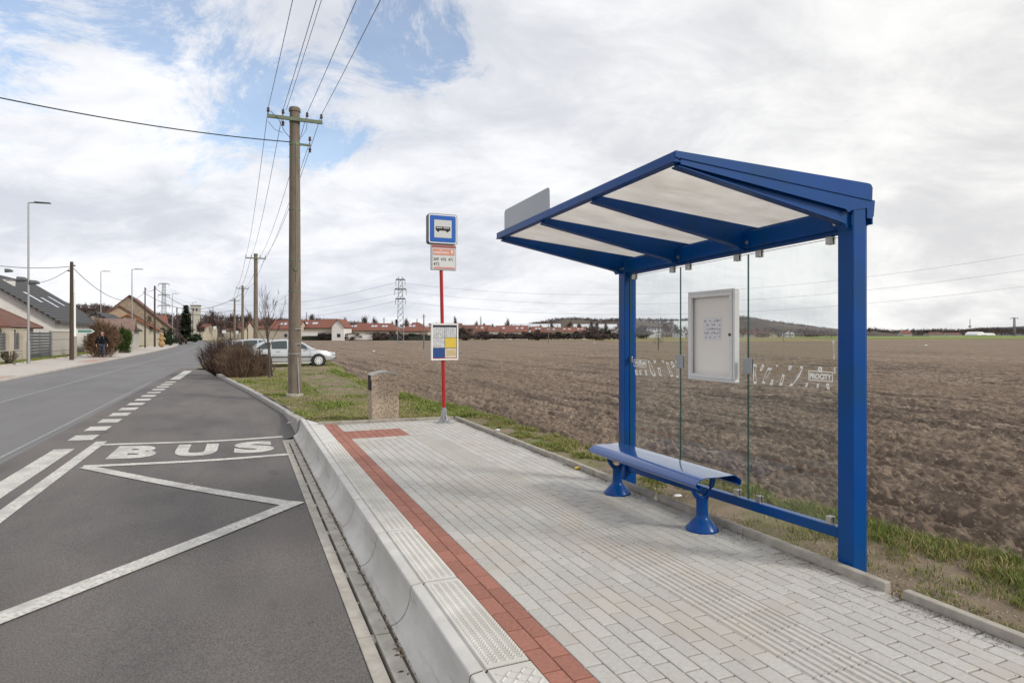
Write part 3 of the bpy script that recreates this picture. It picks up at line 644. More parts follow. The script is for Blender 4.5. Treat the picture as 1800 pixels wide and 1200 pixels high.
# ------------------------------------------------------------ bus shelter
def shz(b): return -.021*(b-2.76)
def facing(nt, f0, top):
    L = nt.links.new; lw = N(nt, 'ShaderNodeLayerWeight'); lw.inputs[0].default_value = .5
    p = N(nt, 'ShaderNodeMath', _operation='POWER'); L(lw.outputs['Facing'], p.inputs[0]); p.inputs[1].default_value = 4.5
    q = N(nt, 'ShaderNodeMath', _operation='MULTIPLY_ADD'); L(p.outputs[0], q.inputs[0]); q.inputs[1].default_value = top; q.inputs[2].default_value = f0; return q.outputs[0]
def glass_mat():
    m = bpy.data.materials.new('clear_glass'); m.use_nodes = True; nt = m.node_tree; nt.nodes.clear(); L = nt.links.new
    o = N(nt, 'ShaderNodeOutputMaterial'); t = N(nt, 'ShaderNodeBsdfTransparent', Color=(.955, .97, .965, 1)); g = N(nt, 'ShaderNodeBsdfGlossy', Roughness=.02); f = facing(nt, .04, .75)
    mx = N(nt, 'ShaderNodeMixShader'); L(f, mx.inputs[0]); L(t.outputs[0], mx.inputs[1]); L(g.outputs[0], mx.inputs[2]); 
    tc = N(nt, 'ShaderNodeTexCoord'); mp = N(nt, 'ShaderNodeMapping'); mp.inputs['Scale'].default_value = (1, 5, 1.2); L(tc.outputs['Object'], mp.inputs[0]); n = N(nt, 'ShaderNodeTexNoise', Scale=2.5, Detail=8, Roughness=.7); L(mp.outputs[0], n.inputs['Vector'])
    r = N(nt, 'ShaderNodeMapRange'); L(n.outputs[0], r.inputs[0]); r.inputs[1].default_value = .45; r.inputs[2].default_value = .8; r.inputs[3].default_value = .0; r.inputs[4].default_value = .035
    d = N(nt, 'ShaderNodeBsdfDiffuse', Color=(.6, .58, .54, 1)); m2 = N(nt, 'ShaderNodeMixShader'); L(r.outputs[0], m2.inputs[0]); L(mx.outputs[0], m2.inputs[1]); L(d.outputs[0], m2.inputs[2]); L(m2.outputs[0], o.inputs[0]); return m
GLASS = glass_mat()
GEDGE = mat('glass_edge', (.02, .07, .055), rough=.2)
def opal_mat():
    m = bpy.data.materials.new('opal_roof_sheet'); m.use_nodes = True; nt = m.node_tree; nt.nodes.clear(); L = nt.links.new
    o = N(nt, 'ShaderNodeOutputMaterial'); tc = N(nt, 'ShaderNodeTexCoord'); mp = N(nt, 'ShaderNodeMapping'); mp.inputs['Scale'].default_value = (1.2, 3, 1); L(tc.outputs['Object'], mp.inputs[0])
    n = N(nt, 'ShaderNodeTexNoise', Scale=2.2, Detail=8, Roughness=.65); L(mp.outputs[0], n.inputs['Vector']); r = N(nt, 'ShaderNodeMapRange'); L(n.outputs[0], r.inputs[0]); r.inputs[1].default_value = .35; r.inputs[2].default_value = .7
    c = N(nt, 'ShaderNodeMix', _data_type='RGBA'); L(r.outputs[0], c.inputs[0]); c.inputs[6].default_value = (.86, .835, .80, 1); c.inputs[7].default_value = (.72, .69, .65, 1)
    t = N(nt, 'ShaderNodeBsdfTranslucent'); L(c.outputs[2], t.inputs[0]); d = N(nt, 'ShaderNodeBsdfDiffuse'); d.inputs[0].default_value = (.5, .47, .43, 1)
    g = N(nt, 'ShaderNodeBsdfGlossy', Roughness=.16); fr = facing(nt, .04, .55)
    a = N(nt, 'ShaderNodeMixShader'); a.inputs[0].default_value = .12; L(t.outputs[0], a.inputs[1]); L(d.outputs[0], a.inputs[2])
    b = N(nt, 'ShaderNodeMixShader'); L(fr, b.inputs[0]); L(a.outputs[0], b.inputs[1]); L(g.outputs[0], b.inputs[2]); L(b.outputs[0], o.inputs[0]); return m
def shelter():
    t = thing('bus_shelter', 'blue steel and glass bus shelter with a sloping cantilever roof on the paved platform', 'bus shelter', (3.5, 4.1, .2))
    # posts: flanged uprights behind the edging
    for b0, b1 in ((2.76, 2.874), (5.32, 5.433)):
        m = MB(); m.box(3.50, 3.617, b0, b1, .02, 2.53 if b0 < 3 else 2.44); p = build('post', m, BLUE, t, bevel=.008)
        m = MB(); m.box(3.47, 3.68, b0-.03, b1+.03, .155, .165); build('foot_plate', m, BLUE, p, bevel=.002)
        m = MB(); m.box(3.622, 3.65, b0+.02, b1-.03, .10, 2.4); build('rear_flange', m, BLUE, p, bevel=.003)
    m = MB(); m.box(3.505, 3.60, 2.874, 5.32, 2.375, 2.50, sh=shz); m.box(3.53, 3.585, 2.874, 5.32, 2.352, 2.376, sh=shz); build('top_beam', m, BLUE, t, bevel=.004)
    m = MB(); m.box(3.535, 3.60, 2.874, 5.32, .385, .455, sh=shz); build('bottom_rail', m, BLUE, t, bevel=.006)
    # roof: tapered ribs carry a flat opal sheet, front channel, rear channel
    A0, A1 = 2.15, 3.665
    def top(a): return 2.672-(a-A0)*(2.672-2.552)/(A1-A0)
    def skew(m):     # the roof was hung a touch out of square: its far front corner sits nearer
        m.v = [(a, b-.072*(3.5-a)*(b-2.755)/2.68 if a < 3.5 else b, z) for a, b, z in m.v]; return m
    def rib(b0, b1, endrib=False):
        m = MB(); s = shz((b0+b1)/2)
        low = lambda a: top(a)-.012-(.050+(a-A0)/(3.42-A0)*.105)
        out = [(A0+.012, top(A0)-.006), (A0+.012, low(A0+.012)+.012), (3.36, low(3.36)), (3.43, low(3.43)-.004), (3.455, low(3.43)-.03), (3.462, 2.375), (3.53, 2.362), (3.645, 2.375), (A1, 2.40), (A1, top(A1)-.006)]
        m.prism([(a, z+s) for a, z in out], 1, b0+.02, b1-.02)
        fl = [(A0+.012, low(A0)+.010), (3.36, low(3.36)), (3.432, low(3.43)-.004), (3.455, low(3.43)-.034)]; fl2 = [(a, z-.010) for a, z in fl][::-1]
        for i in range(3): m.prism([(fl[i][0], fl[i][1]+s), (fl[i+1][0], fl[i+1][1]+s), (fl[i+1][0], fl[i+1][1]+s-.009), (fl[i][0], fl[i][1]+s-.009)], 1, b0-.002, b1+.002)
        r = build('roof_rib', skew(m), BLUE, t, bevel=.002)
        zb = 2.415+s
        for bb in (b0-.028, b1+.028) if not endrib else ((b1+.022, b1+.062) if b0 < 3 else (b0-.02, b0+.02)):
            bo = MB(); bo.tube([(3.484, bb, zb), (3.490, bb, zb), (3.4905, bb, zb), (3.507, bb, zb)], [.010, .010, .016, .016], 12); build('bolt', bo, STEEL, r, smooth=True)
        br = MB(); br.box(3.494, 3.505, (b0-.05 if not endrib else b0-.0), (b1+.05 if not endrib else b1+.085), 2.385+s, 2.45+s); build('rib_bracket', br, BLUE, r, bevel=.002)
    rib(2.765, 2.825, True); rib(3.685, 3.745); rib(4.50, 4.56); rib(5.36, 5.42, True)
    m = MB(); B0, B1 = 2.755, 5.44
    def shq(v): return [(a, b, z+shz(b)) for a, b, z in v]
    n = 6
    for i in range(n):
        b0 = B0+.006+(B1-B0-.012)*i/n; b1 = B0+.006+(B1-B0-.012)*(i+1)/n
        m.add(shq([(A0+.01, b0, top(A0)), (3.655, b0, top(3.655)), (3.655, b1, top(3.655)), (A0+.01, b1, top(A0))]), [(0, 1, 2, 3)])
        m.add(shq([(A0+.01, b0, top(A0)-.006), (3.655, b0, top(3.655)-.006), (3.655, b1, top(3.655)-.006), (A0+.01, b1, top(A0)-.006)]), [(3, 2, 1, 0)])
    build('roof_sheet', skew(m), opal_mat(), t)
    m = MB(); m.add([(a, b, z+shz(b)) for b in (B0, B1) for a, z in ((A0-.022, 2.640), (A0-.022, 2.688), (A0+.006, 2.692), (A0+.006, 2.640))], [(0, 1, 2, 3), (7, 6, 5, 4), (0, 4, 5, 1), (1, 5, 6, 2), (2, 6, 7, 3), (3, 7, 4, 0)]); 
    m.add([(a, b, z+shz(b)) for b in (B0, B1) for a, z in ((A0-.028, 2.632), (A0-.028, 2.640), (A0+.03, 2.640), (A0+.03, 2.632))], [(0, 1, 2, 3), (7, 6, 5, 4), (0, 4, 5, 1), (1, 5, 6, 2), (2, 6, 7, 3), (3, 7, 4, 0)])
    build('front_channel', skew(m), BLUE, t, bevel=.0015)
    m = MB(); m.box(A1-.004, A1+.006, B0, B1, 2.40, 2.556, sh=shz); build('rear_channel', m, BLUE, t, bevel=.001)
    # near side: fin standing on the end rib
    fin = [(A0-.02, 2.655), (A0-.02, 2.690), (3.62, 2.655), (3.645, 2.650), (3.660, 2.630), (3.655, 2.548)]
    m = MB(); m.prism(fin, 1, 2.748, 2.754); build('end_fin', m, BLUE, t)
    m = MB(); s0 = [(3.54, top(3.54)-.02), (3.69, top(3.69)+.006), (3.675, 2.43), (3.655, 2.415), (3.54, 2.42)]
    m.prism([(A0+.02, top(A0)-.004), (3.69, top(3.69)+.002), (3.678, 2.452), (3.66, 2.435), (3.6172, 2.435), (3.6172, 2.50), (3.48, 2.475), (3.45, 2.46), (3.43, 2.478), (A0+.02, top(A0)-.05)], 1, 2.7545, 2.7595); build('end_plate', m, BLUE, t)
    # name plate standing on the far end of the front channel
    m = MB(); zz = 2.69
    pl = [(4.33, zz+.0+shz(4.4)), (5.27, zz+shz(5.3)), (5.27, zz+.155+shz(5.3)), (5.245, zz+.175+shz(5.3)), (4.36, zz+.172+shz(4.4)), (4.335, zz+.152+shz(4.4))]
    m.prism(pl, 0, A0-.012, A0-.009); build('name_plate', skew(m), mat('plate_grey', (.36, .38, .40), (.32, .34, .36), rough=.4, metal=.2, scale=2), t, bevel=.001)
    # glass
    GP = []; gb = [5.318, 4.529, 3.715, 2.877]
    for b1, b0 in zip(gb, gb[1:]):
        m = MB(); m.box(3.562, 3.570, b0+.003, b1-.003, .458, 2.335, sh=shz); g = build('glass_panel', m, GLASS, t)
        e = MB()
        for bx in (b0+.0015, b1-.0045): e.box(3.5615, 3.5705, bx, bx+.003, .458, 2.335, sh=shz)
        e.box(3.5615, 3.5705, b0+.003, b1-.003, 2.335, 2.3375, sh=shz); build('pane_edge', e, GEDGE, g); GP.append(g)
    for bb in (2.98, 3.60, 3.83, 4.42, 4.64, 5.24):     # clamps top and bottom
        for zc, up in ((2.352, -1), (.455, 1)):
            m = MB(); s = shz(bb); z0, z1 = (zc-.052, zc) if up < 0 else (zc, zc+.052)
            m.box(3.544, 3.560, bb-.022, bb+.022, z0+s, z1+s); m.box(3.572, 3.586, bb-.022, bb+.022, z0+s, z1+s)
            if up < 0: m.box(3.5601, 3.5719, bb-.022, bb+.022, z1-.008+s, z1+s)
            else: m.box(3.5601, 3.5719, bb-.022, bb+.022, z0+s, z0+.003+s)
            build('glass_clamp', m, STEEL, t, bevel=.002)
    for bb in (4.529, 3.715):
        m = MB(); m.box(3.552, 3.5612, bb-.045, bb+.045, 1.40, 1.52); m.box(3.5712, 3.580, bb-.045, bb+.045, 1.40, 1.52); build('joint_plate', m, mat('plate_alu', (.33, .34, .36), rough=.4, metal=.3), t, bevel=.004)
    m = MB(); m.box(3.552, 3.5612, 5.27, 5.32, 1.42, 1.48); build('joint_plate', m, STEEL, t, bevel=.003)
    # frosted pictograms and lettering printed on the glass
    fr = mat('frosted_print', (.88, .88, .84), rough=.8); d = MB(); aG = 3.5605
    def P(px, py): b, z = pa(px, py, aG); return (aG, b, z)
    def pl(*pts): d.quad(*[P(1080+x/2.222, 480+y/2.222) for x, y in pts])
    def ring(pts, w=.5):
        Q = [Vector(P(1080+x/2.222, 480+y/2.222)) for x, y in pts]; c = sum(Q, Vector())/len(Q); n = len(Q)
        I = [q+(c-q).normalized()*min((c-q).length*w, .019) for q in Q]
        d.add(Q+I, [(i, (i+1) % n, n+(i+1) % n, n+i) for i in range(n)])
    def solidring(pts, w=.7): ring(pts, w)
    for s in ([(543, 353), (556, 357), (552, 388), (556, 430), (544, 433), (541, 392)], [(578, 354), (586, 360), (574, 383), (567, 380)], [(600, 368), (616, 372), (592, 412), (586, 432), (576, 428)], [(629, 357), (641, 358), (634, 367)],
              [(614, 414), (621, 416), (619, 435), (607, 437)], [(657, 393), (665, 398), (655, 438), (643, 437)], [(682, 359), (695, 362), (687, 378), (679, 378)], [(728, 361), (738, 366), (724, 402), (694, 440), (682, 438), (708, 405), (722, 380)],
              [(797, 364), (811, 366), (811, 387), (794, 385)], [(749, 428), (758, 428), (752, 445), (745, 444)], [(791, 432), (799, 432), (797, 447), (790, 446)], [(827, 430), (838, 430), (841, 453), (830, 452)], [(858, 366), (863, 368), (864, 392), (857, 390)],
              [(852, 264), (858, 262), (860, 330), (856, 342)]): solidring(s)
    d2 = d; build('glass_print', d, fr, GP[2]); d = MB()
    for s in ([(80, 378), (88, 378), (92, 398), (84, 398)], [(97, 379), (103, 379), (106, 397), (99, 397)], [(118, 378), (125, 380), (129, 399), (122, 399)], [(97, 338), (103, 338), (104, 352), (98, 352)], [(129, 340), (137, 342), (162, 396), (155, 405), (143, 390)],
              [(152, 339), (163, 341), (161, 352), (154, 350)], [(168, 368), (178, 368), (185, 404), (175, 398)], [(183, 341), (193, 341), (192, 352)], [(200, 347), (209, 349), (230, 402), (222, 406), (213, 384)], [(219, 345), (226, 343), (236, 362), (228, 372)], [(238, 342), (248, 344), (250, 408), (241, 408), (243, 376)]): solidring(s)
    build('glass_print', d, fr, GP[0])
    # boxes round the name
    def frame(b0, b1, z0, z1, w=.006):
        for q in ((b0, b1, z0, z0+w), (b0, b1, z1-w, z1)): d.quad((aG, q[0], q[2]), (aG, q[1], q[2]), (aG, q[1], q[3]), (aG, q[0], q[3]))
        for q in ((b0, b0+w), (b1-w, b1)): d.quad((aG, q[0], z0), (aG, q[1], z0), (aG, q[1], z1), (aG, q[0], z1))
    bL, zT = pa(1421, 657, aG); bR, zB = pa(1464, 672, aG); zT, zB = 1.455, 1.388; d = MB()
    frame(bR, bL, zB, zT); vs, fs = text_mb('PROCITY', (bL-bR)*.9, .038, .05); d.add([(aG, bL-.05*(bL-bR)-x, zB+.012+y) for x, y in vs], fs)
    build('maker_name', d, fr, GP[2]); d = MB()
    bL, _ = pa(1114, 640, aG); bR, _ = pa(1136, 650, aG)
    frame(bR, bL, 1.385, 1.455); vs, fs = text_mb('PROCITY', (bL-bR)*.88, .038, .05); d.add([(aG, bR+.06*(bL-bR)+x, 1.40+y) for x, y in vs], fs)
    build('maker_name', d, fr, GP[0])
shelter()
def notice_board():
    t = thing('notice_board', 'shallow grey aluminium notice case fixed to the middle glass panel of the shelter', 'notice board', (3.52, 4.08, 1.3))
    b0, b1, z0, z1 = 3.798, 4.355, 1.322, 2.062
    def fr(a0, a1, i, w):
        m = MB(); m.box(a0, a1, b0+i, b1-i, z0+i, z0+i+w); m.box(a0, a1, b0+i, b1-i, z1-i-w, z1-i); m.box(a0, a1, b0+i, b0+i+w, z0+i+w, z1-i-w); m.box(a0, a1, b1-i-w, b1-i, z0+i+w, z1-i-w); return m
    build('frame', fr(3.506, 3.556, 0, .022), ALU, t, bevel=.004); build('door_frame', fr(3.498, 3.520, .0225, .030), ALU, t, bevel=.003)
    m = MB(); m.box(3.538, 3.546, b0+.0225, b1-.0225, z0+.0225, z1-.0225); build('back_panel', m, mat('panel_grey', (.80, .77, .73), (.76, .73, .69), rough=.8, scale=1.5), t)
    m = MB(); m.tube([(3.490, b0+.042, 1.70), (3.499, b0+.042, 1.70)], .011, 14); build('lock', m, BLACKP, t, smooth=True)
    p = MB(); p.add([(3.5365, 3.98, 1.655), (3.5365, 4.19, 1.650), (3.534, 4.193, 1.835), (3.5355, 3.978, 1.842)], [(0, 1, 2, 3)]); p.add([(3.5375, 3.98, 1.655), (3.5375, 4.19, 1.650), (3.5375, 4.193, 1.835), (3.5375, 3.978, 1.842)], [(3, 2, 1, 0)])
    pp = build('paper_notice', p, mat('paper_lilac', (.74, .73, .76), (.68, .67, .70), rough=.9, scale=20), None, (3.536, 4.08, 1.65)); tag(pp, 'small pale hand written sheet pinned inside the notice case', 'paper notice')
    ink = MB(); rs = random.Random(8)
    for row in range(5):
        z = 1.815-row*.034; b = 4.175
        while b > 4.0:
            if rs.random() < .62:
                q = [(3.5325, b, z+rs.uniform(-.006, .006))]
                for i in range(4): q.append((3.5325, b-.005*(i+1), z+rs.uniform(-.010, .010)))
                ink.tube(q, .0012, 4)
            b -= .028
    build('handwriting', ink, mat('ink_blue', (.05, .05, .12), rough=.8), pp)
notice_board()
def bench():
    t = thing('bench', 'blue perforated steel bench on two flared pedestals inside the shelter', 'bench', (3.23, 4.45, .2))
    # seat: rolled sheet with turned down edges
    prof = [(3.075, .590), (3.045, .570), (3.020, .583), (3.012, .602), (3.022, .622), (3.078, .648), (3.10, .651), (3.23, .647), (3.36, .651), (3.385, .646), (3.432, .615), (3.444, .597), (3.437, .578), (3.415, .566), (3.39, .586)]
    inn = []
    for i, (a, z) in enumerate(prof):
        p0 = Vector(prof[max(i-1, 0)]); p1 = Vector(prof[min(i+1, len(prof)-1)]); d = (p1-p0).normalized(); n = Vector((d.y, -d.x)); inn.append((a+n.x*.005, z+n.y*.005))
    n = len(prof); B = [3.655, 5.19]; vs = [(a, b, z) for b in B for a, z in prof]+[(a, b, z) for b in B for a, z in inn]; fs = []
    for i in range(n-1):
        fs += [(i, n+i, n+i+1, i+1), (2*n+i, 2*n+i+1, 3*n+i+1, 3*n+i), (i, i+1, 2*n+i+1, 2*n+i), (n+i, 3*n+i, 3*n+i+1, n+i+1)]
    fs += [(0, 2*n, 3*n, n), (n-1, 2*n-1, 4*n-1, 3*n-1)]
    PERF = bpy.data.materials.new('blue_perforated'); PERF.use_nodes = True; nt, L, p = edit(PERF)
    p.inputs['Roughness'].default_value = .17; p.inputs['Coat Weight'].default_value = .8; p.inputs['Coat Roughness'].default_value = .08
    tc = N(nt, 'ShaderNodeTexCoord'); sp = N(nt, 'ShaderNodeSeparateXYZ'); L(tc.outputs['Object'], sp.inputs[0])
    def M(op, a, b=None):
        q = nt.nodes.new('ShaderNodeMath'); q.operation = op
        for i, v in enumerate((a, b)):
            if v is None: continue
            if isinstance(v, (int, float)): q.inputs[i].default_value = v
            else: L(v, q.inputs[i])
        return q.outputs[0]
    def cell(x): return M('SUBTRACT', M('FRACT', M('DIVIDE', x, .0125)), .5)
    rad = M('SQRT', M('ADD', M('POWER', cell(sp.outputs[0]), 2), M('POWER', cell(sp.outputs[1]), 2)))
    hole = M('MULTIPLY', M('LESS_THAN', rad, .27), M('MULTIPLY', M('LESS_THAN', M('ABSOLUTE', M('SUBTRACT', sp.outputs[0], 0.0)), .118), M('GREATER_THAN', sp.outputs[2], .44)))
    c = N(nt, 'ShaderNodeMix', _data_type='RGBA'); L(hole, c.inputs[0]); c.inputs[6].default_value = (.001, .060, .27, 1); c.inputs[7].default_value = (.004, .02, .06, 1); L(c.outputs[2], p.inputs['Base Color'])
    cr = N(nt, 'ShaderNodeMapRange'); L(hole, cr.inputs[0]); cr.inputs[3].default_value = .17; cr.inputs[4].default_value = .9; L(cr.outputs[0], p.inputs['Roughness'])
    m = MB(); m.add(vs, fs); build('seat', m, PERF, t, smooth=True)
    for bc in (3.857, 5.05):
        m = MB(); m.lathe([(.122, 0), (.124, .008), (.120, .018), (.085, .060), (.062, .085), (.048, .100), (.045, .13), (.044, .20), (.046, .235), (.050, .25)], (3.24, bc, .2), 28); p1 = build('pedestal', m, BLUE, t, smooth=True)
        m = MB(); pts = [(3.24+.105*math.cos(x), bc, .622+.178*math.sin(x)) for x in np.linspace(math.pi*1.0, math.pi*2.0, 17)]
        m.tube(pts, [.021]*17, 10); m.tube([(3.10, bc, .628), (3.38, bc, .628)], .012, 8); build('yoke', m, BLUE, p1, smooth=True)
bench()

# ------------------------------------------------------------ bus stop sign
def rrect(x0, x1, y0, y1, r, n=5):
    o = []
    for cx, cy, s in ((x1-r, y0+r, -90), (x1-r, y1-r, 0), (x0+r, y1-r, 90), (x0+r, y0+r, 180)):
        for i in range(n+1): t = R(s+90*i/n); o.append((cx+r*math.cos(t), cy+r*math.sin(t)))
    return o
def stop_sign():
    A, B = 3.13, 10.28; t = thing('bus_stop_sign', 'red pole bus stop sign with blue square bus pictogram and a timetable case', 'bus stop sign', (A, B, .2))
    RED = mat('red_paint', (.42, .012, .012), (.36, .012, .014), rough=.35, scale=4)
    m = MB(); m.tube([(A, B, .42), (A-.07, B, 3.74)], .030, 16); build('pole', m, RED, t, smooth=True)
    m = MB(); m.tube([(A, B, .20), (A, B, .46)], .042, 14)
    for k in range(4):
        x = math.cos(k*math.pi/2+.4); y = math.sin(k*math.pi/2+.4); m.tube([(A+x*.11, B+y*.11, .215), (A+x*.05, B+y*.05, .33), (A+x*.042, B+y*.042, .42)], .012, 6)
        m.tube([(A+x*.115, B+y*.115, .20), (A+x*.115, B+y*.115, .245)], .018, 6)
    m.box(A-.13, A+.13, B-.13, B+.13, .198, .212); build('base_fitting', m, GALV, t)
    x0 = 2.835; x1 = 3.35; z0, z1 = 3.235, 3.745; by = B-.055
    BB = mat('sign_blue', (.010, .10, .42), rough=.35); GR = mat('sign_grey', (.55, .56, .55), rough=.5); DG = mat('box_grey', (.07, .08, .085), rough=.5)
    m = MB(); m.prism([(x, z) for x, z in rrect(x0, x1, z0, z1, .045)], 1, by, by+.13); s = build('sign_box', m, DG, t, bevel=.003)
    def lay(name, x0, x1, z0, z1, r, y, mt, par): 
        m = MB(); m.prism([(x, z) for x, z in rrect(x0, x1, z0, z1, r)], 1, y-.003, y); return build(name, m, mt, par)
    lay('white_border', x0+.012, x1-.012, z0+.012, z1-.012, .036, by, WHITEP, s); lay('blue_field', x0+.030, x1-.030, z0+.030, z1-.030, .022, by-.0032, BB, s)
    lay('picture_field', x0+.105, x1-.105, z0+.105, z1-.105, .004, by-.0064, GR, s)
    m = MB(); y = by-.0115; cx = (x0+x1)/2; cz = (z0+z1)/2
    m.prism(rrect(cx-.128, cx+.128, cz-.030, cz+.036, .014), 1, y, y+.002)
    for wx in (-.085, .078): m.prism([(cx+wx+.022*math.cos(k/12*2*math.pi), cz-.032+.022*math.sin(k/12*2*math.pi)) for k in range(12)], 1, y-.0005, y+.0018)
    build('bus_pictogram', m, DARK, s); m = MB()
    for k in (-.112, -.078, -.044, .012, .046, .080): m.quad((cx+k, y-.002, cz+.006), (cx+k+.027, y-.002, cz+.006), (cx+k+.027, y-.002, cz+.024), (cx+k, y-.002, cz+.024))
    build('pictogram_windows', m, GR, s)
    # line number board
    q0, q1, r0, r1 = 2.895, 3.335, 2.795, 3.222; m = MB(); m.box(q0, q1, by+.01, by+.075, r0, r1); nb = build('line_number_board', m, mat('board_grey', (.42, .43, .43), rough=.5), t, bevel=.004)
    def panel(name, x0, x1, z0, z1, y, mt, par): m = MB(); m.box(x0, x1, y-.002, y, z0, z1); return build(name, m, mt, par)
    yy = by+.0099
    panel('face', q0+.022, q1-.022, r0+.02, r1-.055, yy, mat('board_face', (.60, .61, .60), rough=.5), nb); panel('top_bar', q0+.012, q1-.012, r1-.05, r1-.006, yy, mat('dull_red', (.32, .09, .085), rough=.5), nb)
    panel('name_field', q0+.03, q1-.035, r1-.175, r1-.068, yy-.0025, mat('salmon', (.60, .25, .18), rough=.5), nb); panel('bottom_bar', q0+.05, q1-.03, r0+.024, r0+.05, yy-.0025, mat('salmon2', (.60, .22, .20), rough=.5), nb)
    tx = MB()
    def txt(s, x, z, w, h, bold, y, tm):
        vs, fs = text_mb(s, w, h, bold); tm.add([(x+a, y, z+b) for a, b in vs], fs)
    txt('NA', q0+.14, r1-.098, .045, .020, .01, yy-.0055, tx); txt('KARZOVINA', q0+.038, r1-.148, .27, .036, .02, yy-.0055, tx)
    c = [(q1-.078+.020*math.cos(k/14*2*math.pi), r1-.105+.020*math.sin(k/14*2*math.pi)) for k in range(14)]; c2 = [(q1-.078+.009*math.cos(k/14*2*math.pi), r1-.105+.009*math.sin(k/14*2*math.pi)) for k in range(14)]
    tx.add([(x, yy-.0055, z) for x, z in c+c2], [(k, (k+1) % 14, 14+(k+1) % 14, 14+k) for k in range(14)]); tx.quad((q1-.094, yy-.0055, r1-.118), (q1-.078, yy-.0055, r1-.152), (q1-.062, yy-.0055, r1-.118))
    build('stop_name', tx, WHITEP, nb); tx = MB()
    txt('369  470  471', q0+.035, r0+.155, .345, .055, .012, yy-.003, tx); txt('472', q0+.035, r0+.072, .105, .055, .012, yy-.003, tx); build('line_numbers', tx, DARK, nb)
    # timetable case
    q0, q1, r0, r1 = 2.895, 3.365, 1.27, 1.885; m = MB(); y0 = by-.005
    m.box(q0, q1, y0+.012, y0+.05, r0, r1); tcs = build('timetable_case', m, mat('case_back', (.03, .035, .05), rough=.5), t); m = MB(); w = .022
    m.box(q0-.002, q1+.002, y0, y0+.052, r0-.002, r0+w); m.box(q0-.002, q1+.002, y0, y0+.052, r1-w, r1+.002); m.box(q0-.002, q0+w, y0, y0+.052, r0+w, r1-w); m.box(q1-w, q1+.002, y0, y0+.052, r0+w, r1-w); build('case_frame', m, WHITEP, tcs, bevel=.003)
    cw = (q1-q0-2*w-.015)/2; rh = (r1-r0-2*w-.05)/3; cols = [['paper', 'paper'], ['paper', 'yellow'], ['navy', 'cream']]
    pm = {'paper': mat('timetable_paper', (.62, .63, .64), (.42, .43, .45), rough=.7, scale=60, lo=.45, hi=.6, stretch=(1, 1, .25)), 'yellow': mat('paper_yellow', (.68, .50, .06), (.60, .42, .06), rough=.7, scale=40), 'navy': mat('paper_navy', (.012, .055, .22), rough=.6), 'cream': mat('paper_cream', (.62, .56, .46), (.5, .40, .24), rough=.7, scale=20)}
    for r in range(3):
        for c in range(2):
            xa = q0+w+.005+c*(cw+.005); zb = r1-w-.032-(r+1)*(rh+.002)
            pg = panel('timetable_sheet' if cols[r][c] == 'paper' else 'poster_sheet', xa, xa+cw-.004, zb, zb+rh-.006, y0+.0118, pm[cols[r][c]], tcs)
            if cols[r][c] == 'paper':
                ln = MB(); rs = random.Random(r*3+c)
                for i in range(9):
                    z = zb+rh-.025-i*rh*.095
                    for j in range(5):
                        if rs.random() < .85: xs = xa+.012+j*cw*.18; ln.quad((xs, y0+.009, z), (xs+cw*.13*rs.uniform(.5, 1), y0+.009, z), (xs+cw*.12, y0+.009, z+.006), (xs, y0+.009, z+.006))
                build('print_lines', ln, mat('print_grey', (.22, .22, .25), rough=.8), pg)
            if cols[r][c] == 'cream': panel('route_map', xa+.03, xa+cw-.02, zb+.045, zb+rh-.05, y0+.009, mat('map_tan', (.46, .34, .16), (.55, .45, .28), rough=.7, scale=60), pg)
    panel('red_strip', q0+w, q1-w, r0+w, r0+w+.014, y0+.0118, mat('strip_red', (.35, .03, .04), rough=.5), tcs)
stop_sign()
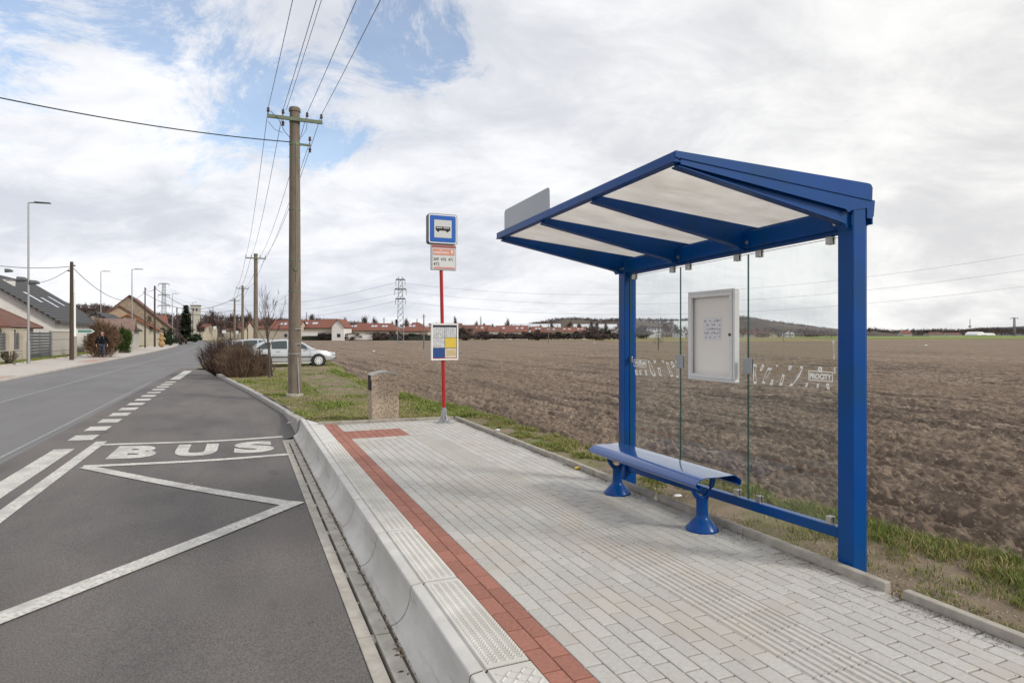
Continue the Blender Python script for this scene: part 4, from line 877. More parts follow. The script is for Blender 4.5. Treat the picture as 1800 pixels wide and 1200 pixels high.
def litter_bin():
    AG = bpy.data.materials.new('exposed_aggregate'); AG.use_nodes = True; nt, L, p = edit(AG); tc = N(nt, 'ShaderNodeTexCoord')
    v = N(nt, 'ShaderNodeTexVoronoi', Scale=52); L(tc.outputs['Object'], v.inputs['Vector']); r = N(nt, 'ShaderNodeValToRGB'); L(v.outputs['Color'], r.inputs[0])
    cr = r.color_ramp; cr.elements[0].color = (.20, .15, .11, 1); cr.elements[1].position = .95; cr.elements[1].color = (.58, .50, .40, 1)
    for pos, cc in ((.3, (.50, .38, .27, 1)), (.6, (.62, .52, .41, 1)), (.8, (.36, .25, .18, 1))): e = cr.elements.new(pos); e.color = cc
    r2 = N(nt, 'ShaderNodeMapRange'); L(v.outputs['Distance'], r2.inputs[0]); r2.inputs[1].default_value = .25; r2.inputs[2].default_value = .75; r2.inputs[3].default_value = 1; r2.inputs[4].default_value = .68
    mx = N(nt, 'ShaderNodeMix', _data_type='RGBA', _blend_type='MULTIPLY'); mx.inputs[0].default_value = 1; L(r.outputs[0], mx.inputs[6]); L(r2.outputs[0], mx.inputs[7]); L(mx.outputs[2], p.inputs['Base Color'])
    p.inputs['Roughness'].default_value = .9; b = N(nt, 'ShaderNodeBump', Strength=.9, Distance=.012); b.invert = True; L(v.outputs['Distance'], b.inputs['Height']); L(b.outputs[0], p.inputs['Normal'])
    A0, A1, B0, B1 = 2.035, 2.525, 11.02, 11.38; t = thing('litter_bin', 'exposed aggregate concrete litter bin with an arched top on the grass', 'litter bin', (2.28, 11.2, .15))
    m = MB(); m.box(A0+.012, A1-.004, B0+.012, B1-.012, .1, .93); build('body', m, AG, t, bevel=.006)
    def arch(a0, a1, z, h, n=14): return [(a0+(a1-a0)*i/n, z+h*math.sin(math.pi*i/n)**.8) for i in range(n+1)]
    top = arch(A0, A1, .985, .055)
    m = MB(); m.prism([(A0, .90), (A1, .90)]+top[::-1], 1, B0, B0+.05); m.prism([(A0, .90), (A1, .90)]+top[::-1], 1, B1-.05, B1); build('arched_end', m, AG, t)
    o = MB(); a1 = arch(A0-.006, A1+.006, .990, .058); a2 = arch(A0+.01, A1-.01, .972, .052); 
    o.prism(a1[::-1]+a2, 1, B0-.006, B1+.006); build('cap', o, CONC, t, smooth=False)
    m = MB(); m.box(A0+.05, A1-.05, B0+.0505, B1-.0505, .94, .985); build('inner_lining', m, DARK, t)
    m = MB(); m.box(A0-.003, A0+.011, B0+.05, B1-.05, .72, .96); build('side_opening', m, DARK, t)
litter_bin()

# ------------------------------------------------------------ power line
WIRE = mat('wire', (.035, .04, .045), rough=.5, metal=.4)
PGREEN = mat('green_paint', (.12, .17, .09), (.16, .18, .13), rough=.6, scale=30)
PCON = mat('pole_concrete', (.215, .175, .140), (.145, .118, .096), rough=.9, scale=2.5, detail=9, bump=.35, bscale=90, stretch=(3, 3, .8), bdist=.006, spec=.2)
CER = mat('insulator', (.10, .045, .03), rough=.25)
CERW = mat('insulator_white', (.55, .53, .50), rough=.3)
PW = 7.62
def insul(m, a, b, z, s=1.0, up=1):
    m.tube([(a, b, z), (a, b, z+.07*up*s)], .010*s, 6)
    for dz, r in ((.07, .035), (.10, .045), (.13, .028), (.155, .038)): m.tube([(a, b, z+(dz-.012)*up*s), (a, b, z+(dz+.012)*up*s)], [r*s, r*s*.75], 10)
def power_pole(a, b, z0, label, group, H=PW, near=False):
    t = thing('power_pole', label, 'power pole', (a, b, z0), group, local=True)
    m = MB(); m.tube([(0, 0, -.3), (0, 0, H-.14)], [.170, .128], 20); m.lathe([(.128, H-.14), (.150, H-.13), (.150, H-.06), (.130, H-.02), (.04, H)], n=20); build('shaft', m, PCON, t, smooth=True)
    m = MB(); zc = H-.37
    m.box(-.69, .69, -.185, -.130, zc-.045, zc+.045); m.lathe([(.140, zc-.045), (.140, zc+.045)], n=16); x = build('crossarm', m, PGREEN, t, bevel=.003)
    ins = [(-.66, 1), (-.30, 1), (.30, 1), (.66, 1)]
    for k, (q, u) in enumerate(ins):
        m = MB(); insul(m, q, -.158, zc+.045, 1.0); build('insulator', m, CER, x, smooth=True)
    if near:
        m = MB(); insul(m, -.30, -.158, zc-.045, 1.0, -1); build('insulator', m, CER, x, smooth=True)
        m = MB(); zb = H-.98; m.lathe([(.140, zb-.04), (.140, zb+.04)], n=18); m.box(.12, .40, -.06, -.01, zb-.025, zb+.025); m.tube([(.38, -.035, zb-.02), (.38, -.035, zb+.1)], .011, 6); y = build('side_bracket', m, PGREEN, t)
        m = MB(); insul(m, .38, -.035, zb+.06); insul(m, .38, -.035, zb-.02, 1, -1); build('insulator', m, CER, y, smooth=True)
        m = MB(); m.tube([(.02, -.137, zb), (.02, -.140, 5.0), (.02, -.152, 3.3), (.022, -.158, 3.0)], .012, 8); m.box(-.012, .05, -.176, -.15, 3.28, 3.36); c = build('earth_conduit', m, PGREEN, t)
        for z in (6.3, 4.9, 3.55, 2.75, 1.10):
            m = MB(); r = .170-.042*z/H+.006; m.lathe([(r, z-.012), (r, z+.012)], n=20); build('pole_band', m, PGREEN if z > 2 else GALV, t)
        m = MB(); m.tube([(.06, -.155, 1.0), (.10, -.168, 0.0)], .015, 8); build('steel_pipe', m, GALV, t, smooth=True)
        for z in (1.75, 1.35): m = MB(); m.box(.0, .15, -.170, -.120, z-.012, z+.012); build('pipe_clip', m, GALV, t)
        m = MB(); m.lathe([(.23, -.1), (.22, .03), (.18, .05)], n=18); build('concrete_footing', m, CONC2, t, smooth=True)
    return t
poles = [(1.22, 17.5), (.75, 49.5), (-.22, 82), (-1.4, 116)]
power_pole(1.22, 17.5, .10, 'tall brown concrete power pole with green crossarm standing in the grass near the bay', 'concrete power poles along the street', near=True)
power_pole(.75, 49.5, .02, 'second power pole along the verge, seen just left of the bare sapling', 'concrete power poles along the street')
power_pole(-.22, 82, -.02, 'third power pole down the street, behind the silver cars', 'concrete power poles along the street')
power_pole(-1.5, 112, -.05, 'farthest and smallest power pole of the row', 'concrete power poles along the street')
def wire(name, P, Q, sag, r, label, cat='wire', group=None, n=24):
    m = MB(); P = Vector(P); Q = Vector(Q); pts = []
    for i in range(n+1):
        s = i/n; p = P.lerp(Q, s); pts.append((p.x, p.y, p.z-4*sag*s*(1-s)))
    m.tube(pts, r, 5); o = build(name, m, WIRE, None, tuple(P), smooth=True); tag(o, label, cat, group); return o
zt = PW-.37+.20
offs = [-.66, -.30, .30, .66]; nm = ['outer left', 'inner left', 'inner right', 'outer right']
seq = [(1.22+.9, -15, .1)]+[(poles[0][0], poles[0][1], .1), (poles[1][0], poles[1][1], .02), (poles[2][0], poles[2][1], -.02), (poles[3][0], poles[3][1], -.05)]
span = ['overhead to the nearest pole', 'from the nearest to the second power pole', 'from the second to the third power pole', 'from the third to the farthest power pole']
for i in range(4):
    for k in range(4):
        a0, b0, z0 = seq[i]; a1, b1, z1 = seq[i+1]; r = (.0065, .0075, .012, .016)[i]
        wire('power_line', (a0+offs[k], b0-.16, z0+zt), (a1+offs[k], b1-.16, z1+zt), (.45, .55, .5, .4)[i], r, '%s power line running %s' % (nm[k], span[i]), 'power line', 'power lines along the street')
wire('power_line', (1.22+.9-.22, -15, zt+.05), (1.22-.22, 17.3, zt+.1), .4, .0055, 'fifth thinner line beside the inner left power line overhead', 'power line', 'power lines along the street')
wire('power_line', (1.6, 17.45, 6.85), (.75+.3, 49.4, 6.7), .5, .0065, 'lower line running from the side bracket of the nearest pole', 'power line', 'power lines along the street')
# black cable from the street side to the pole
e = dp(-760, -20, 9.0); wire('service_cable', (e[0], e[1], e[2]), (1.10, 17.42, PW-.86), .35, .014, 'thick black cable sagging across the street to the nearest pole', 'cable')
m = MB(); m.tube([(.62, 17.36, 7.48), (.80, 17.3, 7.30), (.95, 17.33, 7.0), (1.10, 17.38, 6.85)], .008, 5); m.tube([(.56, 17.34, 7.2), (.72, 17.3, 7.0), (.92, 17.33, 6.95)], .006, 5); m.tube([(1.52, 17.34, 7.4), (1.5, 17.3, 7.1), (1.38, 17.33, 6.9)], .006, 5)
tag(build('jumper_wires', m, WIRE, None, (.9, 17.35, 7.0)), 'loose loops of thin wire hanging beside the top of the nearest pole', 'wire')

# ------------------------------------------------------------ street lamps, timber poles
def lamp(a, b, z0, H, label, side=1, group='street lamps over the road'):
    t = thing('street_lamp', label, 'street lamp', (a, b, z0), group, local=True)
    m = MB(); m.tube([(0, 0, -.1), (0, 0, 1.2)], .085, 12); m.tube([(0, 0, 1.2), (0, 0, H)], [.062, .040], 12); build('pole', m, GALV, t, smooth=True)
    m = MB(); m.tube([(0, 0, H-.02), (side*.35, 0, H+.01)], .025, 8); m.prism([(side*.28, H-.01), (side*1.0, H+.01), (side*1.0, H+.05), (side*.28, H+.06)], 1, -.13, .13); build('lamp_head', m, mat('lamp_dark', (.06, .065, .07), rough=.5), t)
    return t
l1 = gp(50, 638, .15); L1 = lamp(l1[0], l1[1], .15, 8.75, 'nearest street lamp, standing by the grey gate, with loudspeakers half way up')
m = MB(); m.box(-1.0, .1, -.03, .03, 4.45, 4.5); ar = build('loudspeaker_arm', m, BLACKP, L1)
for x, z, r in ((-.25, 4.55, .17), (.3, 4.4, .15), (-.85, 5.0, .12)):
    m = MB(); m.tube([(x-r*1.5, 0, z), (x+r*.5, 0, z), (x+r*1.4, 0, z-.03)], [r*.9, r*.7, r*.35], 12); build('loudspeaker', m, mat('speaker_grey', (.10, .10, .11), rough=.6), L1)
lamp(*gp(232, 615, .12), .12, 8.3, 'second street lamp, in front of the orange roofed shed'); lamp(*gp(303, 604.5, .1), .1, 8.6, 'third street lamp, left of the dark spruce')
lamp(*gp(338, 600.3, .1), .1, 9.0, 'fourth small street lamp, right of the dark spruce', 1)
lamp(-16.5, 92, .1, 9.5, 'street lamp rising behind the roof of the white house', 1)
WOOD = mat('timber_pole', (.085, .060, .042), (.055, .042, .032), rough=.95, scale=2, stretch=(4, 4, .6), bump=.4, bscale=20)
def timber(px, py, z0, top, label, r=.13):
    a, b = gp(px, py, z0); Y = depth(a, b); H = 1.7-(top-588)/1100*Y-z0; t = thing('timber_pole', label, 'timber pole', (a, b, z0), 'timber cable poles over the road', local=True)
    m = MB(); m.tube([(0, 0, -.2), (0, 0, H)], [r, r*.72], 12); build('shaft', m, WOOD, t, smooth=True); m = MB(); m.box(-.04, .20, -.03, .03, H-.28, H-.2); m.box(-.22, .05, -.03, .03, H-.62, H-.55)
    build('hook_arm', m, BLACKP, t); return (a, b, z0+H)
T1 = timber(126, 632, .12, 460, 'thick brown timber pole left of the walking man'); T2 = timber(255, 611, .12, 505, 'slim timber pole in front of the stone gable barn', .09); T3 = timber(272, 609, .12, 502, 'dark timber pole beside the straw figure')
T4 = timber(311, 603.5, .12, 540, 'short timber pole in front of the dark spruce', .12); T5 = timber(339, 599.5, .1, 548, 'far timber pole beyond the dark spruce', .12)
e = dp(-60, 458, 40); wire('cable', (e[0], e[1], e[2]), (T1[0], T1[1], T1[2]-.3), .25, .018, 'cable entering from the left edge to the thick timber pole', 'cable', 'cables over the road')
e = dp(56, 498, 46); wire('cable', (T1[0], T1[1], T1[2]-.35), (e[0], e[1], e[2]), .25, .016, 'cable from the thick timber pole down to the white house', 'cable', 'cables over the road')
wire('cable', (T1[0], T1[1], T1[2]-.3), (T2[0], T2[1], T2[2]-.6), 1.5, .02, 'long sagging cable from the thick timber pole to the slim one', 'cable', 'cables over the road')
wire('cable', (T2[0], T2[1], T2[2]-.5), (T3[0], T3[1], T3[2]-.5), .1, .02, 'short cable between the two timber poles by the barn', 'cable', 'cables over the road')
wire('cable', (T3[0], T3[1], T3[2]-.3), (-1.5, 112, 5.8), 1.6, .03, 'cable crossing the street from the dark timber pole to the power poles', 'cable', 'cables over the road')
wire('cable', (T2[0], T2[1], T2[2]-.7), (-.3, 82, 6.6), 1.9, .025, 'cable crossing the street from the slim timber pole to the third power pole', 'cable', 'cables over the road')
# ------------------------------------------------------------ vegetation
def bark(name, c): return mat(name, c, tuple(x*.6 for x in c), rough=.95, scale=14, bump=.4, bscale=40)
TWIG = bark('twig_bark', (.105, .080, .068)); TWIGF = mat('twigs_far', (.135, .105, .095), (.085, .068, .062), rough=1, scale=.8, spec=.1)
TWIGP = mat('twigs_purple', (.125, .085, .075), (.085, .062, .055), rough=1, scale=.8, spec=.1)
GREENL = mat('conifer_green', (.022, .040, .020), (.045, .062, .028), rough=.9, scale=1.5, spec=.2)
GREENB = mat('bush_green', (.035, .065, .015), (.07, .10, .025), rough=.9, scale=1.5, spec=.2)
def branch_tree(seed, H, spread, lv=4, r0=.05, n0=5, up=.7, c0=.25, thin=1.0, sides=5):
    """(trunk builder, crown builder): a leader with limbs that fork into twigs"""
    rs = random.Random(seed); tr = MB(); cr = MB()
    def grow(mb, p, d, ln, r, l):
        pts = [p]; q = Vector(p); dd = Vector(d).normalized(); n = 4
        for i in range(n):
            dd = (dd + Vector((rs.gauss(0, .13), rs.gauss(0, .13), .06*up))).normalized(); q = q + dd*ln/n; pts.append(q.copy())
        mb.tube(pts, [r*(1-.7*i/n) for i in range(n+1)], sides if l < 2 else 3, cap=False)
        if l >= lv: return
        k = rs.randint(3, 5) if l else n0
        for j in range(k):
            s = rs.uniform(.3, 1.0); i = min(int(s*n), n-1); pp = pts[i].lerp(pts[i+1], s*n-i); an = rs.uniform(0, 2*math.pi); t = rs.uniform(.35, .85)*spread
            u = dd.cross(Vector((math.cos(an), math.sin(an), .2))).normalized(); nd = (dd*(1-t*.45) + u*t + Vector((0, 0, up*.25))).normalized(); grow(cr, pp, nd, ln*rs.uniform(.45, .70), max(r*.45*thin, .004), l+1)
    z = 0; pts = [Vector((0, 0, -.1))]; d = Vector((0, 0, 1)); n = 8
    for i in range(n): d = (d+Vector((rs.gauss(0, .05), rs.gauss(0, .05), .3))).normalized(); pts.append(pts[-1]+d*H*.75/n)
    tr.tube(pts, [r0*(1-.75*i/n) for i in range(n+1)], 8, cap=False)
    for j in range(n0*3):
        s = c0+(1-c0)*(j+.5)/(n0*3); i = min(int(s*n), n-1); pp = pts[i].lerp(pts[i+1], s*n-i); an = j*2.4+rs.uniform(-.4, .4); nd = Vector((math.cos(an)*spread, math.sin(an)*spread, up+rs.uniform(0, .5))).normalized()
        grow(cr, pp, nd, H*.42*(1.12-s*.55)*rs.uniform(.7, 1.1), r0*.42*(1.15-s*.7), 1 if lv < 4 else 1)
    return tr, cr
def haze_crown(seed, n, rx, ry, rz, cz, w, ln, upw=.6, fill=.85):
    """a winter crown read from afar: many fine twig slivers gathered in clumps"""
    rs = np.random.RandomState(seed); k = max(5, n//90); cc = rs.normal(0, 1, (k, 3)); cc /= np.linalg.norm(cc, axis=1)[:, None]; cc *= (rs.uniform(.15, 1, (k, 1))**.5)*fill
    idx = rs.randint(0, k, n); P = cc[idx]+rs.normal(0, .16, (n, 3)); P *= np.array([rx, ry, rz]); d = P/np.array([rx, ry, rz]); d = d+rs.normal(0, .5, (n, 3)); d[:, 2] += upw; d /= np.linalg.norm(d, axis=1)[:, None]
    L = ln*rs.uniform(.5, 1.4, (n, 1)); s = np.cross(d, rs.normal(0, 1, (n, 3))); s /= np.linalg.norm(s, axis=1)[:, None]; s *= w*rs.uniform(.5, 1.3, (n, 1)); P[:, 2] += cz
    m = MB(); A = P-d*L/2; Bq = P+d*L/2
    for i in range(n): m.add([tuple(A[i]-s[i]), tuple(A[i]+s[i]), tuple(Bq[i])], [(0, 1, 2)])
    return m
TREES = {}
def far_tree(a, b, z, H, Wd, label, group='bare trees beyond the field', kind=0, seed=0, mt=None):
    t = thing('bare_tree', label, 'tree', (a, b, z), group, local=True); rs = random.Random(seed); px = depth(a, b)/1100*1.3
    m = MB(); m.tube([(0, 0, -.3), (rs.uniform(-.1, .1), 0, H*.35), (rs.uniform(-.3, .3), 0, H*.8)], [H*.022, H*.016, H*.006], 6)
    for k in range(5):
        an = k*1.3+seed; m.tube([(0, 0, H*(.28+.08*k)), (math.cos(an)*Wd*.22, math.sin(an)*Wd*.22, H*(.5+.07*k)), (math.cos(an)*Wd*.34, math.sin(an)*Wd*.34, H*(.68+.06*k))], [H*.010, H*.007, H*.003], 4)
    build('trunk', m, TWIGF, t)
    build('crown', haze_crown(seed+1, int(330+Wd*18), Wd/2, Wd/2, H*.38, H*.60, px*.32, H*.16), mt or (TWIGF if kind == 0 else TWIGP), t); return t
def far_bush(a, b, z, H, Wd, label, mt=None, seed=0, name='bush', group='bushes along the far edge of the field', dens=1.0, dep=None):
    t = thing(name, label, 'bush', (a, b, z), group, local=True); px = depth(a, b)/1100*1.3
    m = MB(); rs = random.Random(seed)
    for k in range(7):
        an = rs.uniform(0, 6.28); m.tube([(0, 0, -.1), (math.cos(an)*Wd*.12, math.sin(an)*Wd*.1, H*.4), (math.cos(an)*Wd*.3, math.sin(an)*Wd*.2, H*.75)], [H*.02, H*.015, H*.005], 4)
    build('stems', m, TWIGF, t); build('foliage', haze_crown(seed+1, int((900+Wd*70)*dens), Wd/2, dep or Wd/2.6, H*.52, H*.46, px*.75, H*.22, .5, .95), mt or TWIGF, t); return t
def conifer(a, b, z, H, Wd, label, seed=0, mt=GREENL, group=None, fine=1.0):
    t = thing('conifer', label, 'tree', (a, b, z), group, local=True); m = MB(); m.tube([(0, 0, -.2), (0, 0, H*.95)], [H*.025, H*.004], 7); build('trunk', m, WOOD, t); m = MB(); rs = random.Random(seed); k = int(2200*fine)
    for i in range(k):
        s = rs.random()**1.35; z0 = H*(.06+.94*s); r = Wd/2*(1-s)**.85*rs.uniform(.35, 1.08)*(.85+.3*math.sin(z0*5/H*6+seed)); an = rs.uniform(0, 6.28); x, y = r*math.cos(an), r*math.sin(an); l = Wd*.17*rs.uniform(.6, 1.4)
        dx, dy = math.cos(an+rs.uniform(-.6, .6))*l, math.sin(an+rs.uniform(-.6, .6))*l; wx, wy = -dy*.35, dx*.35; dz = -l*.25+rs.uniform(-.1, .25)*l
        m.add([(x-wx, y-wy, z0), (x+wx, y+wy, z0), (x+dx, y+dy, z0+dz)], [(0, 1, 2)])
    build('crown', m, mt, t); return t
# sapling with two stakes beside the pole
sa = gp(474, 664, .08); tr, cr = branch_tree(11, 3.45, .5, 3, .045, 4, .75, .42, .8)
t = thing('sapling', 'bare young tree with thin upright twigs growing behind the brown shrub', 'tree', (sa[0], sa[1], .05), local=True)
build('trunk', tr, TWIG, t, smooth=True); build('crown', cr, TWIG, t, smooth=True)
sb = gp(479, 662, .08); m = MB(); m.tube([(0, 0, -.1), (-.05, .0, 1.9)], .035, 8); o = build('tree_stake', MB().tube([(sb[0], sb[1], 0), (sb[0]-.22, sb[1], 2.0)], .035, 8), WOOD, None, (sb[0], sb[1], 0)); tag(o, 'timber stake leaning beside the bare sapling', 'stake')
# big leafless shrub by the kerb
def twig_shrub(px, py, wpx, hpx, label, seed, n, mt, name='shrub', z=.05, lean=.7, w=.010, dep=.5, curve=.25):
    a, b = gp(px, py, z); Y = depth(a, b); Wd = wpx/1100*Y; H = hpx/1100*Y; t = thing(name, label, 'shrub', (a, b, z), local=True); rs = random.Random(seed)
    st = MB(); cr = MB()
    for k in range(n):
        an = rs.uniform(0, 6.28); rr = rs.random()**.6; tx = math.cos(an)*rr; ty = math.sin(an)*rr*dep; h = H*(1-.45*rr*rr)*rs.uniform(.62, 1.06)
        p0 = Vector((tx*Wd*.20, ty*Wd*.20, -.03)); p3 = Vector((tx*Wd*.52, ty*Wd*.52, h)); mid = p0.lerp(p3, .5)+Vector((tx*Wd*curve*.3, ty*Wd*curve*.3, -.02*h)); ww = w*rs.uniform(.6, 1.3)
        (st if k < n*.12 else cr).tube([p0, p0.lerp(mid, .6), mid, p3], [ww, ww*.85, ww*.6, ww*.25], 3, cap=False)
        for j in range(4):
            s = rs.uniform(.35, .95); q = mid.lerp(p3, s) if s > .5 else p0.lerp(mid, s*2); d = Vector((rs.gauss(tx*.4, .5), rs.gauss(ty*.4, .5), rs.uniform(.3, 1.1))).normalized()*H*rs.uniform(.10, .26); cr.tube([q, q+d*.5, q+d], [ww*.5, ww*.4, ww*.15], 3, cap=False)
    build('stems', st, mt, t); build('twigs', cr, mt, t); return t
SHR = mat('shrub_twigs', (.120, .075, .058), (.20, .145, .10), rough=.95, scale=1.6, spec=.15); SHD = mat('shrub_dark', (.050, .030, .027), (.10, .065, .055), rough=.95, scale=1.6, spec=.15)
twig_shrub(395, 658, 85, 66, 'dark reddish leafless shrub at the left end of the verge, nearest the road', 3, 520, SHD, w=.011)
twig_shrub(425, 664, 88, 62, 'broad brown leafless shrub in front of the silver cars', 4, 620, SHR, w=.011)
twig_shrub(458, 662, 50, 36, 'low brown leafless shrub at the foot of the sapling', 5, 260, SHR, w=.009)
# ------------------------------------------------------------ cars
def car(a, b, z, rot, label, seed=0, estate=False):
    t = thing('parked_car', label, 'car', (a, b, z), 'silver cars parked off the road', rot, local=True)
    PAINT = mat('silver_paint', (.52, .54, .56), (.48, .50, .52), rough=.28, metal=.35, scale=1, coat=.6); GL = mat('car_glass', (.03, .045, .05), rough=.06, spec=.8); TRIM = mat('car_trim', (.03, .03, .032), rough=.6)
    # stations along x (nose at +x): x, half width, sill z, belt z
    S = [(-2.20, .62, .42, .70), (-2.16, .74, .34, .84), (-2.0, .82, .27, .93), (-1.6, .85, .24, .955), (-.8, .86, .22, .945), (.2, .86, .22, .93), (.9, .86, .22, .91), (1.35, .85, .24, .87), (1.75, .81, .26, .80), (2.05, .73, .28, .71), (2.2, .60, .34, .60), (2.25, .50, .40, .52)]
    vs = []; fs = []; K = 10
    for x, w, s, bl in S:
        ring = [(-w*.80, s), (-w*.97, s+.07), (-w, s+(bl-s)*.45), (-w*.985, s+(bl-s)*.72), (-w*.90, bl), (w*.90, bl), (w*.985, s+(bl-s)*.72), (w, s+(bl-s)*.45), (w*.97, s+.07), (w*.80, s)]
        vs += [(x, y, zz) for y, zz in ring]
    for i in range(len(S)-1):
        for k in range(K): k2 = (k+1) % K; fs.append((i*K+k, i*K+k2, (i+1)*K+k2, (i+1)*K+k))
    fs += [tuple(range(K))[::-1], tuple(range((len(S)-1)*K, len(S)*K))]
    m = MB(); m.add(vs, fs); body = build('body', m, PAINT, t, smooth=True)
    # roof and pillars: closed shell above the belt
    rx = [(-2.12, .90, .0), (-1.72 if not estate else -2.0, 1.18 if not estate else 1.28, .60), (-1.15, 1.38, .62), (-.45, 1.43, .64), (.25, 1.40, .63), (.72, 1.22, .64), (1.22, .885, .70)]
    G = [(-2.05, .915, .72), (-1.65 if not estate else -1.98, 1.20 if not estate else 1.30, .66), (-1.1, 1.385, .60), (-.45, 1.435, .595), (.22, 1.405, .60), (.70, 1.20, .655), (1.25, .89, .74)]
    vs = []; fs = []
    for x, zt, w in G: 
        bw = .80; zb = .90; ww = w+(bw-w)*max(0, 1-(zt-.9)/.35)
        vs += [(x, -bw, zb-.02), (x, -ww, zt-.035), (x, -ww+.09, zt), (x, ww-.09, zt), (x, ww, zt-.035), (x, bw, zb-.02)]
    for i in range(len(G)-1):
        for k in range(5): fs.append((i*6+k, i*6+k+1, (i+1)*6+k+1, (i+1)*6+k))
    m = MB(); m.add(vs, fs); build('roof', m, PAINT, t, smooth=True)
    def side(y, x): return 0
    # side windows lie on the leaning sides, just proud of them
    def wp(x, z, sgn): 
        u = (z-.9)/.5; return (x, sgn*(.80-.20*u+.012), z)
    wins = [[(-1.72, .955), (-1.30, 1.25), (-1.02, 1.30), (-1.02, .95)], [(-.96, .95), (-.96, 1.305), (-.50, 1.345), (-.22, 1.345), (-.22, .945)], [(-.14, .945), (-.14, 1.34), (.22, 1.315), (.58, 1.17), (.90, .94)]]
    for sgn in (-1, 1):
        for q in wins: m = MB(); m.quad(*[wp(x, z, sgn) for x, z in (q if sgn < 0 else q[::-1])]); build('side_window', m, GL, t)
    def front(x0, z0, x1, z1, w0, w1, off, name): 
        d = Vector((z1-z0, 0, -(x1-x0))).normalized()*off; m = MB(); m.quad((x0+d.x, -w0, z0-d.z*-1 if 0 else z0+abs(d.z)), (x0+d.x, w0, z0+abs(d.z)), (x1+d.x, w1, z1+abs(d.z)), (x1+d.x, -w1, z1+abs(d.z))); build(name, m, GL, t)
    front(1.16, .945, .74, 1.19, .70, .54, .015, 'windscreen'); front(-1.98, .965, -1.62 if not estate else -1.97, 1.20, .62, .54, -.02, 'rear_window')
    for x in (-1.32, 1.33):
        for sgn in (-1, 1):
            m = MB(); m.tube([(x, sgn*.70, .31), (x, sgn*.872, .31)], [.375, .375], 22); a = build('wheel_arch', m, DARK, t); m = MB(); m.tube([(x, sgn*.68, .305), (x, sgn*.878, .305), (x, sgn*.885, .305)], [.305, .305, .285], 24); w = build('wheel', m, BLACKP, t, smooth=True)
            m = MB(); m.tube([(x, sgn*.886, .305), (x, sgn*.893, .305)], [.205, .19], 20); rm = build('hub_cap', m, ALU, w); m = MB()
            for k in range(8): an = k*math.pi/4; m.tube([(x+math.cos(an)*.145, sgn*.890, .305+math.sin(an)*.145), (x+math.cos(an)*.145, sgn*.896, .305+math.sin(an)*.145)], .030, 6)
            build('hub_holes', m, DARK, rm)
    for sgn in (-1, 1):
        m = MB(); m.box(-1.0, 1.0, sgn*.872-.008, sgn*.872+.008, .50, .545); build('side_strip', m, TRIM, t); m = MB(); m.box(-1.02, 1.02, sgn*.845-.012, sgn*.845+.012, .205, .245); build('sill', m, WHITEP, t)
        m = MB(); m.ball((2.10, sgn*.56, .645), (.14, .16, .085), 12, 8); build('headlight', m, mat('lens_clear', (.55, .57, .58), rough=.12, spec=.8), t, smooth=True)
        m = MB(); m.ball((-2.10, sgn*.66, .74), (.10, .14, .13), 12, 8); build('tail_light', m, mat('lens_red', (.35, .01, .01), rough=.2), t, smooth=True)
        m = MB(); m.ball((.78, sgn*.93, .98), (.07, .10, .065), 10, 6); build('wing_mirror', m, PAINT, t, smooth=True)
        for x in (-.65, .22): m = MB(); m.box(x-.09, x+.09, sgn*.868-.012, sgn*.868+.012, .80, .825); build('door_handle', m, PAINT, t)
        m = MB()
        for x in (-1.02, -.18, .92): m.box(x-.004, x+.004, sgn*.866-.002, sgn*.866+.002, .28, .93)
        build('door_gap', m, DARK, t)
    m = MB(); m.box(2.12, 2.285, -.60, .60, .40, .455); build('bumper_strip', m, TRIM, t, bevel=.01); m = MB(); m.box(2.16, 2.262, -.36, .36, .50, .60); build('grille', m, TRIM, t, bevel=.01)
    m = MB(); m.box(-2.245, -2.1, -.66, .66, .42, .48); build('bumper_strip', m, TRIM, t, bevel=.01)
    return t
c1 = (2.22, 35.0); car(c1[0], c1[1], .03, R(1), 'nearer silver hatchback parked side on behind the power pole')
car(.95, 39.6, .03, R(-5), 'second silver car, half hidden behind the nearer hatchback and the shrubs', estate=True)

# ------------------------------------------------------------ houses
def W_(name, c1, c2=None, **k): return mat(name, c1, c2 or tuple(x*.86 for x in c1), rough=.92, scale=k.pop('scale', 1.2), **k)
RED1 = mat('tiles_red', (.235, .085, .058), (.155, .062, .045), rough=.9, scale=1.5, detail=8, stretch=(1, 1, 3)); RED2 = mat('tiles_brown', (.18, .085, .062), (.125, .062, .048), rough=.9, scale=1.5, detail=8)
ORA = mat('tiles_orange', (.42, .13, .06), (.32, .10, .05), rough=.85, scale=2); CREAM = W_('render_cream', (.46, .41, .33)); WHT = W_('render_white', (.74, .715, .68)); GRY = W_('render_grey', (.40, .38, .35)); WIN = mat('window_glass', (.03, .035, .045), rough=.12); SKYL = mat('skylight_glass', (.62, .66, .72), rough=.15, metal=.6)
BRICK = mat('stone_gable', (.36, .28, .205), (.22, .175, .13), rough=.95, scale=3.5, detail=9, bump=.4, bscale=14)
